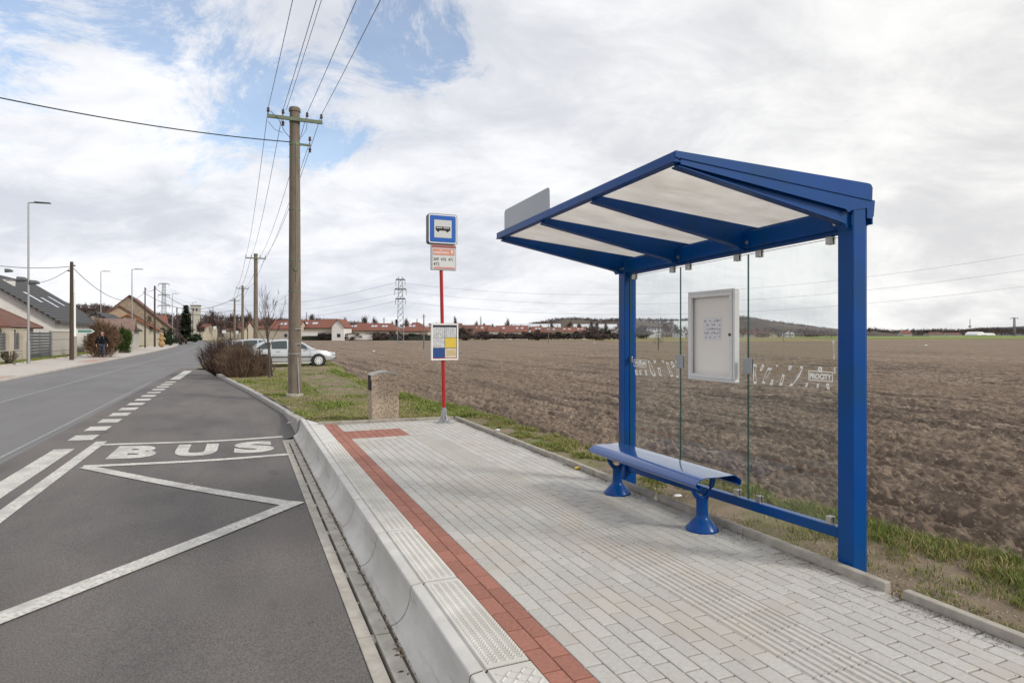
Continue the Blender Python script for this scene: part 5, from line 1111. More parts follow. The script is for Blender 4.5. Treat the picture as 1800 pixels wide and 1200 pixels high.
def house(name, label, cat, a, b, z, w, d, eave, ridge, wallm, roofm, rot=0, along='x', over=.35, wins=(), sky=(), chim=None, group=None, hip=0, gwins=()):
    """w along local x (across the street), d along local y; ridge runs along 'along'. wins: (x0,x1,z0,z1) on the side facing -y; sky: (x,s) on the slope facing -y"""
    t = thing(name, label, cat, (a, b, z), group, rot, local=True); m = MB(); x0, x1, y0, y1 = -w/2, w/2, -d/2, d/2
    if along == 'x':
        m.add([(x, y, zz) for x in (x0, x1) for y, zz in ((y0, -.5), (y0, eave), (0, ridge if not hip else eave+.01), (y1, eave), (y1, -.5))], [(4, 3, 2, 1, 0), (5, 6, 7, 8, 9), (0, 1, 6, 5), (3, 4, 9, 8), (1, 2, 7, 6), (2, 3, 8, 7)])
    else:
        m.add([(x, y, zz) for y in (y0, y1) for x, zz in ((x0, -.5), (x0, eave), (0, ridge), (x1, eave), (x1, -.5))], [(0, 1, 2, 3, 4), (9, 8, 7, 6, 5), (5, 6, 1, 0), (4, 3, 8, 9), (6, 7, 2, 1), (7, 8, 3, 2)])
    build('wall', m, wallm, t); m = MB(); th = .16
    half = d/2 if along == 'x' else w/2; sl = (ridge-eave)/half; o = over; L0, L1 = (x0-o, x1+o) if along == 'x' else (y0-o, y1+o)
    for sg in (-1, 1):
        def q(p, lift, l): 
            u = sg*p; zz = ridge-sl*p+lift; return (l, u, zz) if along == 'x' else (u, l, zz)
        hl = [L0+hip, L1-hip] if hip else [L0, L1]
        v = [q(0, .03, hl[0]), q(0, .03, hl[1]), q(half+o, .03, L1), q(half+o, .03, L0), q(0, .03+th, hl[0]), q(0, .03+th, hl[1]), q(half+o, .03+th, L1), q(half+o, .03+th, L0)]
        m.add(v, [(0, 1, 2, 3), (4, 7, 6, 5), (0, 3, 7, 4), (1, 5, 6, 2), (2, 6, 7, 3)])
    if hip:
        for l, hh in ((L0, L0+hip), (L1, L1-hip)):
            m.add([(l, -half-o, ridge-sl*(half+o)+.1) if along == 'x' else (-half-o, l, ridge-sl*(half+o)+.1), (l, half+o, ridge-sl*(half+o)+.1) if along == 'x' else (half+o, l, ridge-sl*(half+o)+.1), (hh, 0, ridge+.18) if along == 'x' else (0, hh, ridge+.18)], [(0, 1, 2)])
    rf = build('roof', m, roofm, t)
    for (wx0, wx1, z0, z1) in wins:
        m = MB(); m.box(wx0-.07, wx1+.07, y0-.05, y0-.003, z0-.07, z1+.07); f = build('window', m, WHITEP, t); m = MB(); m.box(wx0, wx1, y0-.062, y0-.052, z0, z1); build('pane', m, WIN, f)
    for (x, s) in sky:
        sw = .85; m = MB(); p0 = half*s; p1 = half*(s+.22); m.add([(x, -p1, ridge-sl*p1+.23), (x+sw, -p1, ridge-sl*p1+.23), (x+sw, -p0, ridge-sl*p0+.23), (x, -p0, ridge-sl*p0+.23)], [(0, 1, 2, 3)]) if along == 'x' else m.add([(p1, x, ridge-sl*p1+.23), (p1, x+sw, ridge-sl*p1+.23), (p0, x+sw, ridge-sl*p0+.23), (p0, x, ridge-sl*p0+.23)], [(0, 1, 2, 3)])
        build('skylight', m, SKYL, rf)
    for c in (chim or []): m = MB(); m.box(c[0]-.35, c[0]+.35, c[1]-.3, c[1]+.3, ridge-1.0, ridge+c[2]); build('chimney', m, WHT if len(c) < 4 else c[3], rf)
    return t
# white house with the dark roof
DTILE = bpy.data.materials.new('dark_tiles'); DTILE.use_nodes = True; nt, L, p = edit(DTILE); tc = N(nt, 'ShaderNodeTexCoord'); wv = N(nt, 'ShaderNodeTexWave', Scale=.9, Distortion=.15, Detail=1); wv.bands_direction = 'X'
L(tc.outputs['Object'], wv.inputs['Vector']); cr = N(nt, 'ShaderNodeMapRange'); L(wv.outputs[1], cr.inputs[0]); cr.inputs[3].default_value = .018; cr.inputs[4].default_value = .085; L(cr.outputs[0], p.inputs['Base Color']); p.inputs['Roughness'].default_value = .8
bm_ = N(nt, 'ShaderNodeBump', Strength=1, Distance=.05); L(wv.outputs[1], bm_.inputs['Height']); L(bm_.outputs[0], p.inputs['Normal'])
house('white_house', 'white rendered house with a steep dark tiled roof at the left edge', 'house', -19.0, 66, .2, 11.2, 16, 2.6, 6.35, WHT, DTILE, along='y', over=.45, wins=(), sky=((-3.5, .42), (-.5, .50), (3.5, .42)), chim=[(1.2, -2.5, -.35)])
house('porch', 'low porch with a red tiled roof against the gable of the white house', 'porch', -18.6, 53.5, .2, 8.4, 6.2, 2.15, 3.7, CREAM, RED2, along='x', over=.5, hip=2.6)
h = house('annex', 'grey roofed lower wing behind the thick timber pole', 'house', -13.6, 78, .2, 5.0, 9, 2.0, 3.6, GRY, DTILE, along='y', over=.3)
# garden walls and gate in front of it
def wall_piece(name, label, cat, a, b0, b1, h, m_, th=.2, z=.15, bump=False, slats=0):
    m = MB()
    if slats:
        n = slats
        for i in range(n): zz = z+.05+(h-.1)*i/n; m.box(a-th/2, a+th/2, b0, b1, zz, zz+(h-.1)/n*.80)
        for bb in (b0, (b0+b1)/2, b1-.06): m.box(a-th/2-.03, a-th/2-.001, bb, bb+.06, z, z+h)
    else: m.box(a-th/2, a+th/2, b0, b1, z-.2, z+h); m.box(a-th/2-.04, a+th/2+.04, b0-.02, b1+.02, z+h, z+h+.06)
    return tag(build(name, m, m_, None, (a, (b0+b1)/2, z)), label, cat)
SLAT = mat('grey_slats', (.085, .095, .105), (.11, .12, .13), rough=.5, scale=3, metal=.2)
BLK = bpy.data.materials.new('block_wall'); BLK.use_nodes = True; nt, L, p = edit(BLK); tc = N(nt, 'ShaderNodeTexCoord'); mp = N(nt, 'ShaderNodeMapping'); mp.inputs['Rotation'].default_value = (R(90), 0, R(90)); L(tc.outputs['Object'], mp.inputs[0])
bk = N(nt, 'ShaderNodeTexBrick', Scale=1.0); bk.inputs['Color1'].default_value = (.40, .37, .33, 1); bk.inputs['Color2'].default_value = (.34, .315, .28, 1); bk.inputs['Mortar'].default_value = (.14, .12, .10, 1); bk.inputs['Brick Width'].default_value = .8; bk.inputs['Row Height'].default_value = .24; bk.inputs['Mortar Size'].default_value = .018
L(mp.outputs[0], bk.inputs['Vector']); L(bk.outputs[0], p.inputs['Base Color']); p.inputs['Roughness'].default_value = .95
a_g = -12.35
def bw(px): # street coordinate on the wall line a = a_g for a picture column
    Y = a_g*1196.2/(px-430); return Y*(CS-SN*(px-900)/1100)
wall_piece('garden_wall', 'pale concrete block wall between the grey gate and the timber pole', 'wall', a_g, bw(90), bw(121), 1.75, BLK)
wall_piece('sliding_gate', 'grey slatted gate behind the nearest street lamp', 'gate', a_g, bw(52), bw(89), 1.78, SLAT, .06, slats=9)
wall_piece('garden_wall', 'low pale plinth wall at the left edge under the grey fence panels', 'wall', a_g, bw(-60), bw(38), .62, BLK)
for i, (p0, p1, lb) in enumerate(((-40, -12, 'grey slatted fence panel at the far left edge'), (-8, 9, 'grey slatted fence panel left of the pale pillar'), (19, 33, 'grey slatted fence panel just left of the gate'))): wall_piece('fence_panel', lb, 'fence', a_g, bw(p0), bw(p1), 1.05, SLAT, .06, z=.80, slats=6)
for p0, p1, lb in ((10, 18, 'pale pillar between two grey fence panels'), (34, 41, 'pale gate pillar by the street lamp')): wall_piece('wall_pillar', lb, 'pillar', a_g, bw(p0), bw(p1), 1.85, CREAM, .35)
# white utility mast with arrow sign
ua, ub = gp(131, 629, .13); t = thing('utility_mast', 'white mast on a grey concrete stub right of the timber pole', 'mast', (ua, ub, .13), local=True)
m = MB(); m.box(-.12, .12, -.1, .1, -.1, 1.45); build('concrete_stub', m, CONC2, t); m = MB(); m.tube([(0, 0, 1.45), (0, 0, 2.0)], .11, 10); m.tube([(0, 0, 2.0), (0, 0, 4.4)], .075, 10); m.tube([(0, 0, 4.4), (0, 0, 5.3)], .02, 6); build('mast', m, WHITEP, t, smooth=True)
m = MB(); m.prism([(0.15, 1.66), (.95, 1.66), (1.15, 1.80), (.95, 1.94), (.15, 1.94)], 1, -.02, .02); s_ = build('arrow_sign', m, WHITEP, t); m = MB(); m.prism([(0.19, 1.70), (.93, 1.70), (1.07, 1.80), (.93, 1.90), (.19, 1.90)], 1, -.024, -.021); build('sign_face', m, mat('sign_green', (.10, .24, .20), rough=.5), s_)
# barn group further on
def facing_house(name, lab, cat, px, Y, wpx, d, ye, yr, wm, rm, along, rot=0, z=.1, **k):
    a, b, _ = dp(px, 588, Y); ang = -TH+math.atan2(900-px, 1100)+rot
    return house(name, lab, cat, a, b, z, wpx/1100*Y, d, 1.7+(588-ye)/1100*Y-z, 1.7+(588-yr)/1100*Y-z, wm, rm, rot=ang, along=along, **k)
facing_house('stone_barn', 'tall stone gabled barn with bare walls', 'barn', 236, 112, 118, 15, 577, 524, BRICK, RED2, 'y', R(-5), over=.35)
facing_house('gabled_house', 'smaller brownish gabled house with two white attic windows', 'house', 213, 98, 88, 7, 570, 540, W_('render_ochre', (.40, .29, .20)), RED2, 'y', R(-3), over=.3, wins=((-1.2, -.6, 3.3, 4.0), (-.25, .35, 3.3, 4.0)))
facing_house('orange_shed', 'low shed with a bright orange sheet roof beside the second street lamp', 'shed', 226, 89, 90, 6, 580, 555, CREAM, ORA, 'y', R(-2), over=.45)
facing_house('brown_roof_house', 'low house with a weathered brown roof behind the brown hedge', 'house', 184, 62, 84, 6, 581, 563, GRY, mat('weathered_tiles', (.24, .15, .12), (.16, .11, .09), rough=.9, scale=2), 'x', R(-4), over=.3)
house('red_house', 'small white house with a bright red tiled roof down the street', 'house', -19.5, 146, .1, 9, 9, 2.4, 5.4, WHT, RED1, along='x', over=.3, rot=R(12), wins=((-2, -1, 1.0, 2.0), (1, 2, 1.0, 2.0)))
house('carport', 'small pale carport with a glazed roof by the hedge', 'shed', -13.6, 108, .1, 3.6, 7, 2.1, 2.5, W_('pale_wall', (.5, .5, .48)), SKYL, along='y', over=.2)
m = MB(); m.box(-12.35, -12.25, 62, 84, .1, 1.6); tag(build('plank_fence', m, mat('plank_grey', (.24, .20, .16), (.12, .10, .08), rough=.95, scale=5, stretch=(1, 6, .4)), None, (-12.3, 73, .1)), 'weathered plank fence along the far pavement before the barn', 'fence')
m = MB(); m.box(-12.0, -11.94, 118, 150, .1, 1.5); tag(build('green_fence', m, mat('fence_green', (.05, .10, .06), (.03, .06, .04), rough=.8, scale=4), None, (-12, 134, .1)), 'dark green fence in front of the small red roofed house', 'fence')
# tower
ta, tb, _ = dp(344, 560, 330); t = thing('water_tower', 'pale square tower rising over the village roofs', 'tower', (ta, tb, 0), local=True); zt0 = 1.7+(588-536)/1100*330
m = MB(); m.box(-2.0, 2.0, -2.0, 2.0, -1, zt0-5.2); m.box(-2.3, 2.3, -2.3, 2.3, zt0-5.2, zt0-.5); build('wall', m, W_('tower_pale', (.46, .44, .40)), t); m = MB(); m.box(-2.6, 2.6, -2.6, 2.6, zt0-.5, zt0-.1); build('roof', m, mat('roof_slate', (.12, .12, .13), rough=.8), t)
for k in (-1, .6): m = MB(); m.box(k-.35, k+.35, -2.36, -2.305, zt0-3.4, zt0-1.8); build('window', m, WIN, t)
# row of houses behind the field: px left, px right, ridge y, eave y, depth, options
def row(x0, x1, yr, ye, Y, lab, wm, rm, name='house', sky=(), wins=(), rot=None, hip=0, along='x', cat='house', grp='red roofed houses beyond the field', yb=598, chim=None):
    a, b, _ = dp((x0+x1)/2, 588, Y); z = 1.7-(yb-588)/1100*Y; eave = 1.7-(ye-588)/1100*Y-z; ridge = 1.7-(yr-588)/1100*Y-z; w = (x1-x0)/1100*Y; d = 9.5
    sk = [((-.5+s)*w, .35) for s in sky]; wi = [((-.5+s)*w, (-.5+s)*w+1.1, 1.0, 2.1) for s in wins]
    return house(name, lab, cat, a, b, z, w-.6 if along == 'x' else w-.6, d, eave, ridge, wm, rm, rot=-TH+(rot or 0), along=along, over=.4, sky=sk, wins=wi, hip=hip, group=grp, chim=chim)
row(484, 534, 564, 578, 200, 'cream house just left of the power pole with a red roof and skylights', CREAM, RED1, sky=(.25, .4), wins=(.5, .75))
row(524, 601, 563.5, 576, 206, 'long red roofed house joined to the white gable', CREAM, RED1, sky=(.16, .22, .38, .44), wins=(.3, .6))
row(589, 613, 562, 574, 200, 'white gable with one small dark window facing the field', WHT, RED1, along='y', wins=(.45,))
row(612, 703, 569, 580.5, 210, 'long brownish red roofed terrace right of the white gable', CREAM, RED1, sky=(.08, .15, .48, .54, .68, .74), hip=3, wins=(.3, .8))
row(706, 757, 567.5, 581.5, 212, 'hipped red roofed house between the pylon and the bus stop pole', CREAM, RED1, sky=(.3, .42, .9), hip=4, wins=(.4, .6))
row(754, 812, 569, 583, 222, 'red roofed house mostly hidden behind the timetable case', CREAM, RED2, sky=(.1,))
row(800, 836, 572, 584, 224, 'dull red roofed house just right of the timetable case', CREAM, RED2)
row(830, 862, 572, 583, 228, 'red roofed house with two skylights behind the round brown bushes', CREAM, RED1, sky=(.15, .5))
row(858, 878, 575, 582, 226, 'small white walled house with a sloping red roof', WHT, RED1)
row(872, 928, 573, 583, 228, 'broad red roofed house with four bright skylights and a white wall', WHT, RED1, sky=(.05, .2, .62, .78), wins=(.5,))
row(935, 953, 574.5, 583, 240, 'small red roofed house behind the dark bushes', CREAM, RED1, sky=(.3, .6))
row(950, 988, 576, 584, 240, 'red roofed house by the slim field pole', CREAM, RED2, sky=(.3, .55), wins=(.4,))
row(985, 1029, 576, 583, 245, 'red roofed house at the right end of the row', WHT, RED1, sky=(.1, .3, .65, .8))
row(360, 372, 570, 578, 190, 'small red roofed house at the end of the street', CREAM, RED1, yb=597)
row(404, 440, 566, 580, 230, 'red roof behind the street trees', CREAM, RED2, yb=597); row(445, 486, 562, 577, 240, 'long dull red roof rising behind the nearer houses', CREAM, RED2, yb=597); row(560, 592, 561, 570, 250, 'red ridge showing over the long red roofed house', CREAM, RED2, yb=597)
row(1302, 1348, 580, 586.5, 420, 'long red roofed farm house seen through the right glass panel', GRY, RED1, yb=592); row(1346, 1362, 579.5, 586, 410, 'small gabled house at the end of the long farm house', CREAM, RED1, yb=592, along='y')
row(1582, 1598, 581.5, 586, 620, 'tiny red roofed house on the horizon right of the shelter', GRY, RED1, yb=589.5, grp='far houses on the horizon'); row(1628, 1655, 584.3, 587.5, 620, 'long low grey farm building on the horizon', GRY, RED2, yb=589.5, grp='far houses on the horizon')
row(1660, 1685, 585, 588, 640, 'second low grey farm building on the horizon', W_('pale_far', (.5, .5, .52)), RED2, yb=589.5, grp='far houses on the horizon')
PALE = mat('shed_sheet', (.60, .61, .63), (.50, .51, .53), rough=.6, scale=.3)
for x0, x1, yt, yb, Y, lb in ((889, 985, 569.5, 577, 380, 'long pale warehouse roof behind the red roofs'), (1008, 1084, 570, 579, 400, 'white warehouse left of the far shelter post'), (1184, 1214, 564.5, 580, 390, 'grey gabled hall seen through the left glass panel'), (1134, 1160, 578, 583, 380, 'low white shed seen through the left glass panel'), (1376, 1392, 583.5, 587.5, 450, 'small white shed below the far hillside')):
    row(x0, x1, yt, yb, Y, lb, PALE, PALE, name='warehouse', cat='warehouse', grp='pale halls beyond the houses', yb=594)
for i, (x, y, lb) in enumerate(((1714, 587, 'white polytunnel on the horizon'), (1731, 588, 'second paler polytunnel right of the white one'))):
    a, b, z = dp(x, 589, 640); m = MB(); w = 6.5 if i == 0 else 7.5; m.prism([(a-w*math.cos(k*math.pi/10), z+(3.4 if i == 0 else 2.2)*math.sin(k*math.pi/10)) for k in range(11)], 1, b-6, b+6); tag(build('polytunnel', m, WHITEP, None, (a, b, z)), lb, 'polytunnel', 'polytunnels on the horizon')
# white garden walls in front of the houses
for x0, x1, y0, y1, lb in ((608, 655, 588, 595.5, 'white garden wall right of the white gable'), (528, 558, 583.5, 588.5, 'white wall under the eaves right of the power pole')):
    Y = 197; a, b, z1 = dp((x0+x1)/2, y0, Y); z0 = 1.7-(y1-588)/1100*Y; w = (x1-x0)/1100*Y; m = MB(); m.box(-w/2, w/2, -.12, .12, z0-.3, z1); m.box(-w/2-.05, w/2+.05, -.18, .18, z1, z1+.12)
    t = thing('garden_wall', lb, 'wall', (a, b, 0), 'pale garden walls beyond the field', -TH, local=True); build('wall', m, WHT, t)
a, b, _ = dp(641, 590, 199); t = thing('garden_fence', 'dark fence along the gardens of the red roofed houses', 'fence', (a, b, 0), None, -TH, local=True); m = MB()
for i in range(21): x = -21+i*2.05; m.box(x, x+.12, -.06, .06, -.6, 1.3)
build('fence_posts', m, WOOD, t); m = MB(); m.box(-21, 21, -.03, .03, -.5, 1.15); build('fence_mesh', m, mat('fence_dark', (.03, .045, .035), (.05, .055, .04), rough=1, scale=1), t)
# ------------------------------------------------------------ hills and woods
def hill(name, prof, Y, dep, m_, jag=1.0, seed=0):
    xs = np.linspace(prof[0][0], prof[-1][0], 320); h = np.interp(xs, [p[0] for p in prof], [p[1] for p in prof])
    nr = 14; V = []
    for j in range(nr):
        s = j/(nr-1); YY = Y+dep*(s-.5); f = math.sin(math.pi*min(1, s*1.25+.0))**.8 if s*1.25 < 1 else 0; f = max(0, min(1, math.sin(math.pi*s)))**.7
        X = (xs-900)/1100*Y; Z = 1.7+((588-h)/1100*Y-1.7)*f + jag*(fbm(X*.05+j, X*0+seed+j*.3, 4, seed)-.5)*2*f; Z = np.where(f == 0, -1, Z); V.append(np.stack([X, np.full_like(X, YY), Z], -1))
    V = np.concatenate(V); struct(npmesh(name, V, grid_faces(nr, 320), m_, smooth=True)); return V
WOODM = mat('hill_wood', (.105, .088, .082), (.068, .058, .056), rough=1, scale=.05, detail=9, bump=.5, bscale=.8, bdist=2, spec=.05); HGR = mat('hill_grass', (.135, .112, .092), (.085, .072, .064), rough=1, scale=.02, detail=8, spec=.05)
hill('hill', [(820, 588), (880, 578), (905, 573), (935, 569), (965, 563), (990, 559), (1020, 560.5), (1050, 562.5), (1080, 560.5), (1110, 561), (1150, 566), (1190, 564), (1210, 562), (1250, 560), (1297, 557), (1316, 557), (1340, 563), (1370, 569), (1420, 574), (1460, 578), (1490, 584), (1530, 588)], 800, 260, HGR, 1.5, 3)
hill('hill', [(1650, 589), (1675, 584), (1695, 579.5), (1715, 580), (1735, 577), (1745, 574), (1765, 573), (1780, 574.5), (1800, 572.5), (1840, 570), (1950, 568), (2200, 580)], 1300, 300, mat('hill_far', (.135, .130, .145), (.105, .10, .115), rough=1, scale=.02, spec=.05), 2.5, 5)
hill('hill', [(-300, 560), (-100, 545), (60, 540), (100, 537), (130, 537), (180, 539), (230, 545), (300, 556), (360, 563), (420, 560), (520, 560), (640, 570), (760, 576), (860, 582), (960, 588)], 620, 180, mat('hill_left', (.105, .085, .080), (.07, .058, .055), rough=1, scale=.05, detail=9, spec=.05), 3, 7)
def tufts(name, spec, seed, m_, label, n):
    """woodland on far slopes: nobody could count it, one mass of twiggy tufts along the crest"""
    rs = np.random.RandomState(seed); P = []; S = []
    for prof, Y, dy, k, hh in spec:
        x = rs.uniform(prof[0][0], prof[-1][0], k); c = np.interp(x, [p[0] for p in prof], [p[1] for p in prof]); base = np.interp(x, [p[0] for p in prof], [p[2] for p in prof])
        t = rs.uniform(0, 1, k)**1.6; py = c+(base-c)*t; YY = Y-dy*t+rs.uniform(-3, 3, k); P.append(np.stack([(x-900)/1100*YY, YY, 1.7+(588-py)/1100*YY], -1)); S.append(hh*YY/1100*rs.uniform(.5, 1.3, k))
    P = np.concatenate(P); S = np.concatenate(S)[:, None]; V = []; 
    for q in range(6):
        d = rs.normal(0, 1, P.shape); d[:, 2] = np.abs(d[:, 2])*1.2+.4; d /= np.linalg.norm(d, axis=1)[:, None]; s = rs.normal(0, 1, P.shape); s = np.cross(d, s); s /= np.linalg.norm(s, axis=1)[:, None]
        b0 = P+rs.normal(0, .25, P.shape)*S; V.append(np.stack([b0-s*S*.10, b0+s*S*.10, b0+d*S*1.1], 1))
    V = np.concatenate(V).reshape(-1, 3); F = np.arange(len(V)).reshape(-1, 3); o = npmesh(name, V, F, m_); struct(o, 'stuff'); o['label'] = label; return o
tufts('distant_wood', [([(930, 571, 574), (975, 561, 572), (1010, 560, 572), (1050, 563, 572), (1090, 561, 570), (1190, 563, 574), (1297, 556, 574), (1340, 563, 577), (1420, 574, 581), (1490, 584, 587)], 790, 60, 3600, 3.4)], 1, TWIGF, 'leafless woodland covering the low hill beyond the houses', 0)
tufts('distant_wood', [([(60, 540, 565), (100, 537, 565), (180, 539, 565), (300, 556, 575), (420, 560, 580), (640, 570, 582)], 600, 60, 2200, 6)], 2, TWIGP, 'brown woodland on the rise behind the village street', 0)
tufts('distant_wood', [([(1500, 583, 588.6), (1540, 580, 588.6), (1560, 583, 588.6), (1620, 583, 588.6), (1650, 581, 588.6), (1680, 583, 588.6), (1720, 580, 588), (1820, 580, 588)], 760, 50, 1500, 4.5)], 3, TWIGF, 'thin line of bare trees along the horizon right of the shelter', 0)
tufts('distant_wood', [([(480, 573, 590), (620, 572, 590), (700, 572, 590), (800, 576, 592), (1000, 578, 592), (1180, 576, 592), (1300, 579, 590), (1470, 584, 590)], 262, 25, 1500, 5)], 4, TWIGF, 'garden trees and scrub mixed between the far houses', 0)
# ------------------------------------------------------------ single trees beyond
def at(px, Y, yb): return dp(px, yb, Y)
def ft(px, top, wpx, Y, label, yb=596, k=0, s=0, **kw):
    a, b, z = dp(px, yb, Y); return far_tree(a, b, z, (yb-top)/1100*Y, wpx/1100*Y, label, kind=k, seed=s, **kw)
def fc(px, top, wpx, Y, label, yb=596, s=0, **kw):
    a, b, z = dp(px, yb, Y); return conifer(a, b, z, (yb-top)/1100*Y, wpx/1100*Y, label, seed=s, **kw)
def fb(px, top, wpx, Y, label, yb=596, s=0, **kw):
    a, b, z = dp(px, yb, Y); return far_bush(a, b, z, (yb-top)/1100*Y, wpx/1100*Y, label, seed=s, **kw)
ft(641, 549, 22, 235, 'rounded bare tree above the long terrace roof', s=1); ft(658, 552, 14, 235, 'narrower bare tree just right of the rounded one', s=2); ft(563, 548, 26, 240, 'bare tree above the white gable roof', s=3); ft(548, 552, 18, 240, 'bare tree just right of the power pole', s=4)
fc(539, 548, 8, 240, 'small dark conifer just right of the power pole', s=5, fine=.4); fc(675, 558, 9, 235, 'small dark conifer over the terrace roof', s=6, fine=.4); fc(697, 561, 17, 232, 'dark broad conifer behind the pylon', s=7, fine=.6); fc(733, 560, 9, 236, 'dark conifer left of the bus stop pole', s=8, fine=.4)
fc(845, 556, 9, 260, 'tall dark conifer behind the red roofs right of the timetable case', s=9, fine=.4); ft(801, 552, 5, 300, 'thin poplar just right of the timetable case', s=10); fc(851, 568, 16, 250, 'low dark evergreen between the red roofs', s=11, fine=.5); ft(1000, 563, 14, 320, 'bare tree on the slope above the slim field pole', s=12)
ft(822, 570, 20, 215, 'brown tree between two red roofs', s=13); ft(1020, 562, 20, 330, 'row of bare trees below the hill', s=14); ft(1045, 564, 20, 330, 'bare tree before the white warehouse', s=15)
for x, tp, w, lb in ((815, 577, 26, 'brown bush right of the timetable case'), (848, 577, 34, 'large rounded brown bush before the small white walled house'), (885, 588, 26, 'low green hedge before the broad red roofed house'), (942, 580, 30, 'brown bush left of the slim field pole'), (985, 582, 30, 'dark green bush right of the slim field pole'), (1010, 582, 30, 'dark bush at the right end of the houses'), (1050, 574, 56, 'wide purple brown thicket before the white warehouse'), (1068, 577, 14, 'dark evergreen bush beside the white warehouse')):
    fb(x, tp, w, 203, lb, yb=595.5, s=x, mt=GREENB if 'green hedge' in lb else (GREENL if 'dark' in lb else TWIGF))
for x, tp, w, lb in ((560, 586, 26, 'dark bush under the long red roof'), (590, 585, 20, 'dark bush beside the white gable'), (670, 584, 28, 'brown bush under the terrace roof'), (690, 583, 22, 'brown bush at the foot of the pylon'), (722, 586, 28, 'dark bush before the hipped house'), (748, 586, 22, 'brown bush left of the timetable case')):
    fb(x, tp, w, 201, lb, yb=596, s=x, mt=TWIGF if 'brown' in lb else GREENL)
fb(1132, 572, 44, 260, 'rounded brown bush seen through the left glass panel', yb=593, s=31); ft(1172, 562, 26, 270, 'bare trees before the grey hall, seen through the left glass panel', yb=592, s=32); ft(1190, 566, 22, 270, 'bare tree touching the left glass joint', yb=592, s=33)
fb(1425, 580, 34, 330, 'dark reddish thicket seen through the right glass panel', yb=591.5, s=34, mt=TWIGP); ft(1630, 574, 9, 560, 'lone rounded tree on the horizon right of the shelter', yb=589, s=35); ft(1528, 576, 5, 560, 'small tree just right of the near shelter post', yb=589, s=36); fc(1614, 579, 5, 600, 'tiny dark conifer on the horizon', yb=589, s=37, fine=.3)
# village street trees
fc(327, 536, 31, 118, 'large dark spruce beside the far pavement', yb=603, s=41, fine=1.6); ft(383, 538, 40, 190, 'bare purple brown tree in the middle of the street view', yb=596, k=1, s=42); ft(365, 545, 26, 200, 'bare tree right of the pale tower', yb=596, k=1, s=43); ft(405, 540, 34, 200, 'bare tree left of the farthest power pole', yb=596, k=1, s=44)
ft(470, 546, 40, 215, 'bare tree behind the second power pole', yb=597, k=1, s=45); ft(435, 548, 30, 210, 'bare tree between the power poles', yb=597, k=1, s=46); ft(283, 545, 24, 140, 'bare tree beside the stone barn', yb=598, s=47); ft(305, 550, 22, 140, 'bare tree left of the dark spruce', yb=600, k=1, s=48)
fb(293, 570, 22, 100, 'dark green bush behind the straw figure', yb=604, s=49, mt=GREENL); fb(300, 590, 22, 92, 'clipped dark hedge by the third street lamp', yb=606, s=50, mt=GREENL); fb(318, 588, 16, 100, 'scrubby brown bush under the spruce', yb=604, s=51); fb(345, 585, 18, 140, 'dark hedge before the small red roofed house', yb=599, s=52, mt=GREENL)
fc(150, 545, 14, 90, 'dark conifer behind the thick timber pole', yb=600, s=53, fine=.6); ft(262, 553, 26, 88, 'bare shrubby tree before the barn', yb=606, s=54)
ft(392, 560, 26, 150, 'low bare tree left of the second power pole', yb=597, k=1, s=55); ft(418, 562, 30, 160, 'low bare tree right of the fourth power pole', yb=597, k=1, s=56); ft(352, 556, 22, 170, 'bare tree behind the small red roof', yb=597, k=1, s=57); ft(498, 553, 22, 215, 'bare tree left of the nearest power pole', yb=597, k=1, s=58)
# unbroken row of low garden bushes, and bare trees behind the roofs: nothing tells one from the next
b0 = fb(575, 584.5, 30, 200, 'low dark garden bush in the row before the red roofed houses', yb=596.5, s=91, mt=TWIGF, group='low garden bushes before the houses'); t0 = ft(600, 555, 16, 245, 'slender bare tree standing behind the roofs beyond the field', s=92, label_group=None) if False else ft(604, 556, 16, 245, 'slender bare tree standing behind the roofs beyond the field', s=92, group='slender bare trees behind the roofs')
rs = random.Random(77)
for i, x in enumerate(list(range(532, 760, 15))+list(range(806, 1085, 12))):
    c = copy_tree(b0); Yb = 200+rs.uniform(-3, 4); a, b, z = dp(x+rs.uniform(-4, 4), 596.3 if x < 790 else 595.6, Yb); c.location = W(a, b, z); c.rotation_euler[2] = rs.uniform(0, 6); k = rs.uniform(.65, 1.15); c.scale = (k, k, k*rs.uniform(.7, 1.1))
for i, x in enumerate((512, 531, 575, 588, 620, 668, 690, 716, 742, 768, 812, 838, 868, 895, 915, 948, 972, 1036, 1062)):
    c = copy_tree(t0); a, b, z = dp(x, 596, 245+rs.uniform(-6, 10)); c.location = W(a, b, z); c.rotation_euler[2] = rs.uniform(0, 6); k = rs.uniform(.55, .95); c.scale = (k*1.1, k*1.1, k)
def hedge(px, py, wpx, hpx, label, seed, mt, n, w, z=.15):
    a, b = gp(px, py, z); Y = depth(a, b); t = thing('hedge', label, 'bush', (a, b, z), local=True); Wd = wpx/1100*Y; H = hpx/1100*Y
    m = MB(); rs = random.Random(seed)
    for k in range(26): x, y = rs.uniform(-.3, .3)*Wd, rs.uniform(-.12, .12)*Wd; m.tube([(x*.6, y*.6, -.1), (x*1.1, y*1.1, H*.6)], .013, 3)
    build('stems', m, TWIG, t); build('foliage', haze_crown(seed, n, Wd*.52, Wd*.30, H*.55, H*.44, w, H*.16, .9, .98), mt, t)
hedge(178, 626, 48, 64, 'big russet leafless hedge behind the walking man', 61, mat('russet_twigs', (.19, .115, .075), (.125, .078, .055), rough=.95, scale=1.2, spec=.1), 5200, .022)
hedge(216, 619, 30, 44, 'dark green juniper bush right of the walking man', 62, GREENB, 2200, .045); hedge(16, 640, 26, 38, 'small leafy shrub before the plinth wall at the left edge', 63, mat('olive_leaves', (.10, .105, .05), (.16, .13, .08), rough=.9, scale=2), 420, .03)
